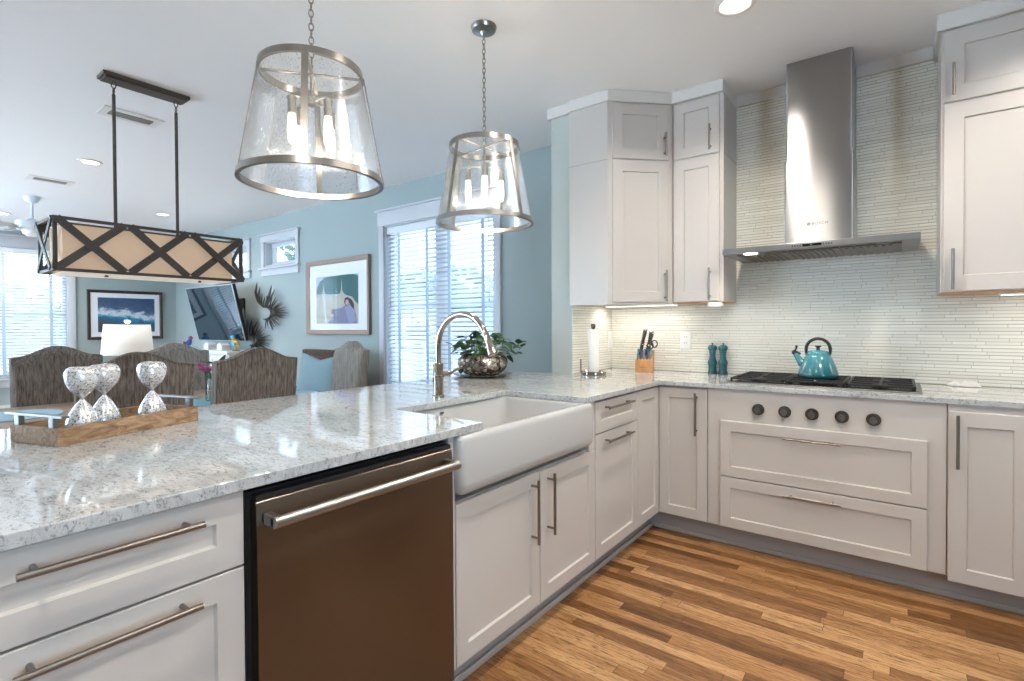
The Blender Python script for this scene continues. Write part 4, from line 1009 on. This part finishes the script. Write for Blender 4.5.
# dining chairs
def make_chair(fabric, label, nails=True):
    """upholstered camel-back chair; faces +x, back plane at x = 0"""
    r = thing('dining_chair', label, 'chair', (0, 0, 0), 'upholstered dining chairs')
    hw, zb, sh, hump, th = .232, .34, 1.062, .064, .085
    def top(u):
        q = abs(u)/hw; return sh + hump*(.5+.5*math.cos(PI*min(1, q/.86))) - .006*max(0, q-.86)/.14
    nu, nv = 27, 14; t = bmesh.new(); g = {}
    def lean(z): return -.06*max(0, (z-.5)/.6)**1.1
    for side in (0, 1):
        for i in range(nu):
            u = -hw+2*hw*i/(nu-1)
            for j in range(nv):
                z = zb+(top(u)-zb)*j/(nv-1); e = min((u+hw)/.03, (hw-u)/.03, 1); ez = min((top(u)-z)/.03, 1)
                rd = math.sqrt(max(0, 1-(1-e)**2))*math.sqrt(max(0, 1-(1-ez)**2))
                x = lean(z) + ((th/2*(.55+.45*rd)+(.012*math.cos(u/hw*PI/2) if 1 else 0)*rd) if side else -th/2*(.75+.25*rd))
                g[side, i, j] = t.verts.new((x, u, z))
        for i in range(nu-1):
            for j in range(nv-1):
                q = (g[side, i, j], g[side, i+1, j], g[side, i+1, j+1], g[side, i, j+1]); t.faces.new(q if side else q[::-1])
    for i in range(nu-1):
        for j in (0, nv-1): t.faces.new((g[0, i, j], g[0, i+1, j], g[1, i+1, j], g[1, i, j]))
    for j in range(nv-1):
        for i in (0, nu-1): t.faces.new((g[0, i, j], g[1, i, j], g[1, i, j+1], g[0, i, j+1]))
    bmesh.ops.recalc_face_normals(t, faces=list(t.faces)); m = MB(); m._merge(t)
    m.build('backrest', M[fabric], r, ang=60)
    MB().box(.02, .50, -.235, .235, .335, .475, .035, 4).build('seat', M[fabric], r, ang=60)
    for x, y, k in ((.45, .20, 0), (.45, -.20, 0), (.0, .20, -.06), (.0, -.20, -.06)):
        MB().loft([rrect(x+k-.016, x+k+.016, y-.016, y+.016, .004, 0, 2), rrect(x-.024, x+.024, y-.024, y+.024, .005, .345, 2)]).build('leg', M['dark_leg_wood'], r)
    if nails:
        n = MB(); pts = []
        for i in range(30):
            u = -hw+.006+(2*hw-.012)*i/29; pts.append((u, top(u)-.008))
        for i in range(22):
            z = .46+(sh-.02-.46)*i/21; pts += [(-hw+.006, z), (hw-.006, z)]
        for u, z in pts: n.ball((lean(z)-th/2*.80, u, z), .0045, .6, 1, 1, u=7, v=5)
        o = n.build('nail_trim', M['bronze_hw'], r); o['kind'] = 'stuff'
    return r
ch = make_chair('chair_tweed', 'brown tweed dining chair on the near side of the table, behind the rightmost hourglass')
ch.location = (-1.84, -2.085, 0); ch.rotation_euler.z = PI-.10
c3 = dup(ch, (-1.84, -1.515, 0), PI+.02, 'brown tweed dining chair on the near side of the table, right of the pink flowers')
c1 = dup(ch, (-3.20, -2.085, 0), .05, 'brown tweed dining chair across the table at the left, in front of the blinds')
ch4 = make_chair('chair_linen', 'pale dining chair across the table, in front of the white cabinet', False)
ch4.location = (-3.22, -1.40, 0)
ce = dup(ch4, (-2.40, -.50, 0), -PI/2-.12, 'pale grey chair at the far end of the table, below the framed print')

# dark woven armchair and its cushion
ax, ay = -3.86, .12
r = thing('armchair', 'dark woven armchair under the framed print with a blue cushion', 'armchair', (ax, ay, 0))
WK = M['wicker']
MB(Matrix.Translation((ax, ay, 0))).box(-.48, .48, .15, .24, .36, .985, .02, 3).build('back', WK, r)
for s in (-1, 1): MB(Matrix.Translation((ax, ay, 0))).box(s*.44-.045, s*.44+.045, -.42, .15, .12, .57, .02, 3).build('arm', WK, r)
MB(Matrix.Translation((ax, ay, 0))).box(-.395, .395, -.42, .15, .14, .38, .015, 2).build('seat_base', WK, r)
MB(Matrix.Translation((ax, ay, 0))).box(-.392, .392, -.41, .145, .381, .50, .03, 3).build('seat_cushion', M['pillow_blue'], r)
for x in (-.44, .44):
    for y in (-.38, .19): MB(Matrix.Translation((ax, ay, 0))).cyl((x, y, 0), (x, y, .13), .022, seg=12).build('leg', M['dark_leg_wood'], r)
def pillow_fn(a, b, w=.64, h=.46, th=.14, sag=.05):
    def f(i, j):
        u, v = 2*i-1, 2*j-1
        k = (1-abs(u)**2.6)*(1-abs(v)**2.6); pin = 1-.10*(1-abs(u)**2)*(abs(v)**3)
        zt = v*h/2*(1-.06*(1-u*u)) - (sag*(1-abs(u))**1.5 if v > 0 else 0)*v
        return Vector((u*w/2*(1-.07*(1-v*v)), b*th/2*max(0, k)**.6, zt))
    return f
m = MB(Matrix.Translation((-3.62, .02, .735)) @ Matrix.Rotation(math.radians(-12), 4, 'X') @ Matrix.Rotation(math.radians(5), 4, 'Z'))
m.grid(pillow_fn(0, -1), 21, 21).grid(pillow_fn(0, 1), 21, 21); bmesh.ops.remove_doubles(m.bm, verts=list(m.bm.verts), dist=.0005); bmesh.ops.recalc_face_normals(m.bm, faces=list(m.bm.faces))
o = m.build('cushion', M['pillow_blue'], ang=80); tag(o, 'light blue square cushion on the dark woven armchair', 'cushion')
# leaf print armchair at the left edge
ax, ay = -4.15, -2.55
r = thing('armchair', 'dark leaf-patterned armchair at the left edge below the blinds', 'armchair', (ax, ay, 0))
T_ = Matrix.Translation((ax, ay, 0)) @ Matrix.Rotation(math.radians(200), 4, 'Z')
MB(T_).box(-.36, .36, .20, .40, .30, .885, .07, 4).build('back', M['leaf_print'], r, ang=60)
MB(T_).box(-.27, .27, -.38, .20, .18, .46, .05, 4).build('seat', M['leaf_print'], r, ang=60)
for s in (-1, 1): MB(T_).box(s*.32-.06, s*.32+.06, -.38, .22, .18, .62, .05, 4).build('arm', M['leaf_print'], r, ang=60)
for x in (-.28, .28):
    for y in (-.32, .32): MB(T_).cyl((x, y, 0), (x, y, .20), .022, seg=12).build('leg', M['dark_leg_wood'], r)

# side table and lamp
lx, ly = -5.0, -1.205
r = thing('side_table', 'white side table under the lamp, behind the dining chairs', 'side table', (lx, ly, 0))
MB().box(lx-.28, lx+.28, ly-.30, ly+.30, .60, .64, .006).build('tabletop', M['white_wood'], r)
for x in (-.24, .24):
    for y in (-.26, .26): MB().box(lx+x-.02, lx+x+.02, ly+y-.02, ly+y+.02, 0, .60, .003).build('leg', M['white_wood'], r)
r = thing('table_lamp', 'table lamp with a white shade in front of the wave picture', 'lamp', (lx, ly, .64))
MB().lathe([(0, .0), (.085, .0), (.09, .01), (.10, .06), (.105, .16), (.09, .26), (.05, .31), (.022, .33), (0, .33)], (lx, ly, .641), 32).build('base', M['lamp_base_glass'], r)
sh_ = MB().lathe([(.216, .975), (.190, 1.272)], (lx, ly, 0), 48).build('lamp_shade', M['lamp_shade_lit'], r); sh_.modifiers.new('t', 'SOLIDIFY').thickness = .003
MB().lathe([(.187, 1.2725), (.192, 1.2725), (.192, 1.278), (.187, 1.278)], (lx, ly, 0), 48, closed=True).build('shade_rim', M['oak_frame'], r)
MB().cyl((lx, ly, .96), (lx, ly, 1.285), .005, seg=10).lathe([(0, 1.282), (.012, 1.284), (.028, 1.296), (.03, 1.306), (.022, 1.318), (0, 1.322)], (lx, ly, 0), 20).build('finial', M['white_plastic'], r)
MB().ball((lx, ly, 1.10), .03, u=14, v=10).build('bulb', M['bulb_tube'], r)
lamp('lamp_glow', 'POINT', (lx, ly, 1.13), 4.0, (1, .86, .68), r, shadow_soft_size=.04)

# white cabinet, television and ornaments
mx0, mx1, my0, my1, mz = -7.62, -6.0, .20, W-.02, .915
r = thing('media_cabinet', 'white-washed cabinet below the television', 'cabinet', ((mx0+mx1)/2, (my0+my1)/2, 0))
WW = M['white_wood']
MB().box(mx0+.03, mx1-.03, my0+.02, my1, .06, mz-.04).build('cabinet_box', WW, r, smooth=False)
MB().box(mx0, mx1, my0-.02, my1, mz-.04, mz, .006).build('cabinet_top', WW, r)
FM2 = face_back(my0+.02)
for k in range(3):
    a = mx0+.05+k*.507; d = MB(FM2).shaker(a, a+.49, .09, mz-.06, .06, w1=.02, rec=.012).build('door', WW, r)
    MB(FM2).lathe([(0, 0), (.014, 0), (.014, .02), (0, .02)], (0, 0, 0), 12) if False else MB(FM2).ball((a+.445, .03, .5), .014, u=12, v=8).build('knob', M['nickel'], d)
for x in (mx0+.08, mx1-.08):
    for y in (my0+.06, my1-.06): MB().box(x-.03, x+.03, y-.03, y+.03, 0, .06, .004).build('foot', WW, r)
def house_box(x, y, w, h, label):
    o = MB().prism([(-w/2, 0), (w/2, 0), (w/2, h*.72), (0, h), (-w/2, h*.72)], -.06, .06, .005, axis='y'); bmesh.ops.translate(o.bm, vec=(x, y, mz+.0005), verts=list(o.bm.verts))
    b = o.build('ornament_box', M['mantel_box']); tag(b, label, 'ornament', 'grey boxes on the white cabinet')
house_box(-6.93, .36, .15, .105, 'left of two small pale boxes on the white cabinet'); house_box(-6.46, .34, .15, .105, 'right of two small pale boxes on the white cabinet')
def bird(x, y, m1, m2, m3, label, s=1.0, flip=1):
    r = thing('glass_bird', label, 'bird ornament', (x, y, mz))
    c = Vector((x, y, mz+.0005))
    MB().lathe([(0, 0), (.05*s, 0), (.05*s, .008), (.012*s, .014), (.010*s, .04*s), (0, .04*s)], c, 20).build('base', M[m1], r)
    MB().loft([[c+Vector((flip*(t*s)+.0, rad*math.sin(q)*s*.8, .095*s+h*s+rad*math.cos(q)*s)) for q in [2*PI*i/14 for i in range(14)]] for t, h, rad in ((-.10, -.03, .006), (-.07, -.015, .025), (-.02, 0, .05), (.03, .015, .052), (.06, .05, .036), (.075, .075, .02))]).build('body', M[m1], r, ang=70)
    h = MB().ball(c+Vector((flip*.085*s, 0, .185*s)), .034*s).build('head', M[m2], r)
    MB().cyl(c+Vector((flip*.11*s, 0, .185*s)), c+Vector((flip*.175*s, 0, .176*s)), .014*s, .002, seg=12).build('beak', M[m3], h)
    MB().box(x-flip*.02*s-.05*s, x-flip*.02*s+.05*s, y-.055*s, y-.047*s, mz+.075*s, mz+.125*s, .003).build('wing', M[m2], r)
bird(-7.42, .255, 'blue_bird_glass', 'red_glass', 'blue_bird_glass', 'small blue glass bird at the left end of the white cabinet', .9, 1)
bird(-6.13, .36, 'amber_glass', 'cyan_glass', 'amber_glass', 'amber and turquoise glass bird at the right end of the white cabinet', 1.0, -1)
# television on a wall arm
r = thing('television', 'flat television tilted forward on a wall arm above the white cabinet', 'television', (-6.75, .30, 1.42))
TVM = Matrix.Translation((-6.67, .32, 1.435)) @ Matrix.Rotation(math.radians(2), 4, 'Z') @ Matrix.Rotation(math.radians(13), 4, 'X')
MB(TVM).box(-.675, .675, .0, .045, -.395, .395, .006).build('back_shell', M['tv_plastic'], r)
MB(TVM).box(-.68, .68, -.012, .0, -.40, .40, .003).build('bezel', M['tv_edge'], r)
simple('tv_screen', (.008, .030, .050), .04, Specular_IOR_Level=1.0)
MB(TVM).box(-.667, .667, -.0135, -.012, -.387, .387).build('screen', M['tv_screen'], r, smooth=False)
e1 = TVM @ Vector((.15, .045, 0)); MB().tube([e1, e1+Vector((.15, .10, 0)), (-6.50, W-.03, 1.43)], .022, 10).build('wall_arm', M['tv_plastic'], r)
MB().box(-6.62, -6.41, W-.03, W-.001, 1.30, 1.66, .004).build('wall_plate', M['tv_plastic'], r)

# spiked metal wall sculptures
def sculpture(label, c, Rx, Rz, n, horns, seed, L0):
    """C-shaped spine open to the left with spikes fanning out to the right; horns = curves given in the wall plane"""
    random.seed(seed); y = W-.055; r = thing('wall_sculpture', label, 'wall sculpture', (c[0], W-.002, c[1]), 'spiked metal wall sculptures')
    P = lambda a, k=1.0: Vector((c[0]+Rx*k*math.cos(a), y, c[1]+Rz*k*math.sin(a)))
    A = [math.radians(112-224*k/16) for k in range(17)]
    MB().tube([P(a) for a in A], [.010+.020*math.sin(PI*k/16) for k in range(17)], 10).build('spine', M['spike_metal'], r)
    MB().cyl((P(0).x, y, P(0).z), (P(0).x, W-.001, P(0).z), .012, seg=10).build('mount', M['spike_metal'], r)
    for k in range(n):
        a = math.radians(78-168*k/(n-1)+random.uniform(-3, 3)); L_ = L0*(1+.2*random.random())*(1-.18*abs(math.sin(a)))
        dy = Vector((0, random.uniform(-.07, .0), 0))
        MB().tube([P(a, .96), P(a, 1+(L_-1)*.5)+dy*.5, P(a, L_)+dy], [.011, .008, .0025], 6).build('spike', M['spike_metal'], r)
    for k, (pts, w, pl) in enumerate(horns):
        pts = [Vector((x_, y-.01*k, z_)) for x_, z_ in pts]
        fine = []
        for a, b in zip(pts, pts[1:]):
            for q in range(3): fine.append(a.lerp(b, q/3))
        fine.append(pts[-1]); m_ = len(fine)-1
        MB().tube(fine, [w*(.35+.9*math.sin(PI*min(1, (i/m_)*.9+.1))) if i < m_ else .002 for i in range(m_+1)], 8, sq=(.6, 1.1)).build('horn', M['spike_pale' if pl else 'spike_metal'], r)
    return r
UPC, LOC = (-5.72, 1.43), (-6.12, 1.055)
sculpture('upper of two dark spiked metal sculptures on the wall', UPC, .17, .085, 20,
          [([(-5.80, 1.52), (-5.93, 1.60), (-6.00, 1.72), (-5.95, 1.865)], .020, 0), ([(-5.79, 1.52), (-5.87, 1.60), (-5.90, 1.68), (-5.85, 1.79)], .017, 0), ([(-5.77, 1.525), (-5.80, 1.60), (-5.77, 1.70)], .009, 0),
           ([(-5.68, 1.52), (-5.60, 1.62), (-5.50, 1.80)], .020, 0), ([(-5.70, 1.52), (-5.70, 1.58), (-5.66, 1.65)], .009, 0), ([(-5.64, 1.50), (-5.52, 1.60), (-5.38, 1.74)], .013, 0)], 3, 3.0)
sculpture('lower spiked metal sculpture with a pale horn, beside the television', LOC, .15, .075, 17,
          [([(-6.20, 1.14), (-6.31, 1.24), (-6.37, 1.38), (-6.35, 1.52)], .032, 1), ([(-6.12, 1.13), (-6.02, 1.24), (-5.93, 1.32)], .009, 0), ([(-6.15, 1.13), (-6.12, 1.25), (-6.06, 1.36)], .008, 0), ([(-6.17, 1.13), (-6.20, 1.24), (-6.18, 1.34)], .008, 0)], 8, 3.6)

# ------------------------------------------------------------------ framed pictures
def frame_mb(Mx, u0, u1, v0, v1, fw, dp, lip=.006):
    t = bmesh.new()
    def rect(d, w): return [t.verts.new(p) for p in ((u0+d, w, v0+d), (u1-d, w, v0+d), (u1-d, w, v1-d), (u0+d, w, v1-d))]
    L = [rect(0, 0), rect(0, dp-.004), rect(.004, dp), rect(fw*.55, dp-.004), rect(fw-.008, dp-.012), rect(fw, dp-.02), rect(fw, 0)]
    for A, B in zip(L, L[1:]+L[:1]):
        for k in range(4): t.faces.new((A[k], A[(k+1) % 4], B[(k+1) % 4], B[k]))
    bmesh.ops.recalc_face_normals(t, faces=list(t.faces)); m = MB(Mx); m._merge(t); return m
# figure print on the dining wall
FBK = face_back(W-.001)
u0, u1, v0, v1 = -4.775, -3.53, 1.148, 2.041
r = thing('framed_print', 'large framed print of a robed figure under a dark green canopy', 'picture', ((u0+u1)/2, W-.001, v0))
frame_mb(FBK, u0, u1, v0, v1, .055, .034).build('frame', M['oak_frame'], r)
MB(FBK).box(u0+.05, u1-.05, .002, .008, v0+.05, v1-.05).build('mat_board', M['mat_board'], r, smooth=False)
a0, a1, b0, b1 = -4.585, -3.745, 1.275, 1.845
names = ['p_cream', 'p_green', 'p_sky', 'p_lav', 'p_lav2', 'p_dark', 'p_tan', 'p_white', 'p_pink']
pm = MB(FBK); lay = [0]
def shp(pts, mi):
    lay[0] += 1; w = .0085+.0002*lay[0]
    pm.poly([(a0+(a1-a0)*s_, w, b1-(b1-b0)*t_) for s_, t_ in pts], [tuple(range(len(pts)))[::-1]], mi)
shp([(0, 0), (1, 0), (1, 1), (0, 1)], 0)
shp([(0, .40), (0, 0), (1, 0), (1, .40)], 2)
cn = [(0, .37), (.01, .30), (.05, .20), (.10, .11), (.16, .05), (.25, .02), (.5, .01), (.7, .0), (.82, .0), (.92, .015), (1, .05), (1, .47), (.88, .46), (.76, .43), (.68, .39), (.64, .375), (.5, .385), (.3, .38), (.23, .36), (.19, .35), (.15, .37)]
shp(cn, 1)
shp([(.14, .38), (.175, .30), (.19, .10), (.205, .30), (.25, .38)], 0)
shp([(.575, .40), (.605, .32), (.625, .06), (.64, .32), (.69, .40)], 0)
shp([(.172, .38), (.20, .38), (.265, 1), (.235, 1)], 7)
shp([(1, .44), (1, .62), (.93, .55), (.86, .455)], 1)
shp([(.30, 1), (.33, .93), (.42, .88), (.44, .70), (.60, .68), (.70, .63), (.82, .60), (.90, .68), (.95, .82), (.97, 1)], 3)
shp([(.70, .66), (.80, .62), (.90, .70), (.94, .95), (.80, 1), (.74, .86)], 4)
shp([(.37, .72), (.42, .68), (.445, .72), (.43, .80), (.39, .79)], 6)
shp([(.68, .56), (.70, .48), (.76, .46), (.86, .52), (.91, .62), (.90, .72), (.85, .66), (.80, .58), (.72, .64)], 5)
shp([(.71, .60), (.72, .52), (.77, .51), (.79, .57), (.74, .62)], 8)
pm.build('print', [M[n_] for n_ in names], r, smooth=False)
MB(FBK).box(u0+.052, u1-.052, .0175, .0185, v0+.052, v1-.052).build('picture_glass', M['picture_glass'], r, smooth=False)
# wave picture on the far wall
FLW = Matrix(((0, 1, 0, XL+.001), (1, 0, 0, 0), (0, 0, 1, 0), (0, 0, 0, 1)))
u0, u1, v0, v1 = -.606, .412, 1.055, 1.838
r = thing('framed_picture', 'dark framed picture of a breaking blue wave on the far wall', 'picture', (XL+.001, (u0+u1)/2, v0))
frame_mb(FLW, u0, u1, v0, v1, .045, .03).build('frame', M['dark_frame'], r)
MB(FLW).box(u0+.04, u1-.04, .002, .008, v0+.04, v1-.04).build('mat_board', M['mat_board'], r, smooth=False)
o = MB(FLW).box(u0+.135, u1-.115, .008, .0095, v0+.118, v1-.118).build('print', M['wave_print'], r, smooth=False)
# move the print's own origin to its lower left corner so that its pattern is laid out on the sheet
org = Vector((0, u0+.135, v0+.118)) - Vector((0, r['_w'][1], r['_w'][2])); o.data.transform(Matrix.Translation(-org)); o.location = org
MB(FLW).box(u0+.042, u1-.042, .0145, .0155, v0+.042, v1-.042).build('picture_glass', M['picture_glass'], r, smooth=False)

# ------------------------------------------------------------------ window blinds
def blind(label, Mx, u0, u1, z0, z1, tapes, wand, tilt=38):
    w = -.045; r = thing('window_blind', label, 'blind', tuple(Mx @ Vector(((u0+u1)/2, w, z0))), 'slatted blinds')
    MB(Mx).box(u0, u1, w-.03, w+.034, z1-.075, z1-.002, .004).build('valance', M['blind_slat'], r)
    s = MB(Mx); z = z1-.10; ct, st_ = math.cos(math.radians(tilt)), math.sin(math.radians(tilt))
    while z > z0+.05:
        h = .0255; dy, dz = h*ct, h*st_
        s.poly([(u0+.004, w-dy, z+dz+.0012), (u1-.004, w-dy, z+dz+.0012), (u1-.004, w, z+.004), (u0+.004, w, z+.004), (u1-.004, w+dy, z-dz+.0012), (u0+.004, w+dy, z-dz+.0012),
                (u0+.004, w-dy, z+dz-.0012), (u1-.004, w-dy, z+dz-.0012), (u1-.004, w, z+.0015), (u0+.004, w, z+.0015), (u1-.004, w+dy, z-dz-.0012), (u0+.004, w+dy, z-dz-.0012)],
               [(0, 1, 2, 3), (3, 2, 4, 5), (7, 6, 9, 8), (8, 9, 11, 10), (5, 4, 10, 11), (1, 0, 6, 7)])
        z -= .0452
    s.build('slats', M['blind_slat'], r, smooth=False)
    MB(Mx).box(u0+.004, u1-.004, w-.022, w+.022, z0+.012, z0+.032, .004).build('bottom_rail', M['blind_slat'], r)
    for t in tapes: MB(Mx).box(t-.019, t+.019, w+.028, w+.0295, z0+.02, z1-.07).build('ladder_tape', M['ladder_tape'], r, smooth=False)
    for wd_ in wand: MB(Mx).cyl((wd_, w+.045, z1-.08), (wd_, w+.045, z1-.80), .0025, seg=8).build('cord', M['toe_paint'], r)
    for wd_ in wand: MB(Mx).cyl((wd_, w+.045, z1-.84), (wd_, w+.045, z1-.79), .009, .005, seg=12).build('cord_tassel', M['toe_paint'], r)
FBW, FLW2 = face_back(W), Matrix(((0, 1, 0, XL), (1, 0, 0, 0), (0, 0, 1, 0), (0, 0, 0, 1)))
blind('white slatted blind in the tall dining window behind the faucet', FBW, WIN1[0]+.02, WIN1[1]-.02, WIN1[2]+.02, WIN1[3]-.015, (-3.08, -2.655, -2.35, -1.917), (-3.20, -1.83))
blind('white slatted blind in the far window at the left edge', FLW2, WIN4[0]+.02, WIN4[1]-.02, WIN4[2]+.02, WIN4[3]-.015, (-2.55, -2.05, -1.53, -1.02), (-.92,))

# ------------------------------------------------------------------ outside
def tree(x, y, h, rad, label, seed, n=900):
    random.seed(seed); r = thing('tree', label, 'tree', (x, y, -.6), 'trees outside')
    MB().tube([(x, y, -.6), (x+.1, y, h*.3), (x, y+.1, h*.75)], [.16, .12, .05], 10).build('trunk', M['bark'], r)
    m = MB(); t = bmesh.new()
    for i in range(n):
        d = Vector((random.gauss(0, 1), random.gauss(0, 1), random.gauss(0, .8))).normalized()*rad*random.random()**.45
        c = Vector((x, y, h))+d; a = Vector((random.gauss(0, 1), random.gauss(0, 1), random.gauss(0, 1))).normalized(); b = a.orthogonal().normalized()*.06; e = a.cross(b).normalized()*.11
        t.faces.new([t.verts.new(c-e), t.verts.new(c+b), t.verts.new(c+e), t.verts.new(c-b)])
    m._merge(t); o = m.build('foliage', M['tree_leaf'], r, smooth=False); o['kind'] = 'stuff'
tree(-10.2, 4.4, 2.9, 1.1, 'leafy tree outside the small high window', 4, 900)
tree(-7.95, 5.3, 1.6, 1.03, 'leafy tree outside the tall dining window, at its left side', 14, 1500)
tree(-5.85, 4.5, 1.4, 1.03, 'leafy tree outside the tall dining window, at its middle', 15, 1500)
tree(-3.75, 4.2, 1.5, 1.03, 'leafy tree outside the tall dining window, at its right side', 16, 1500)
tree(-13.2, -2.9, 1.3, 1.05, 'leafy tree added outside the far window to darken its slat gaps, left side', 17, 1400)  # both far trees added as dark backing so the slat lines show
tree(-13.0, -.7, 1.2, 1.05, 'leafy tree added outside the far window to darken its slat gaps, right side', 18, 1400)
for o in bpy.data.objects:
    if '_w' in o: del o['_w']
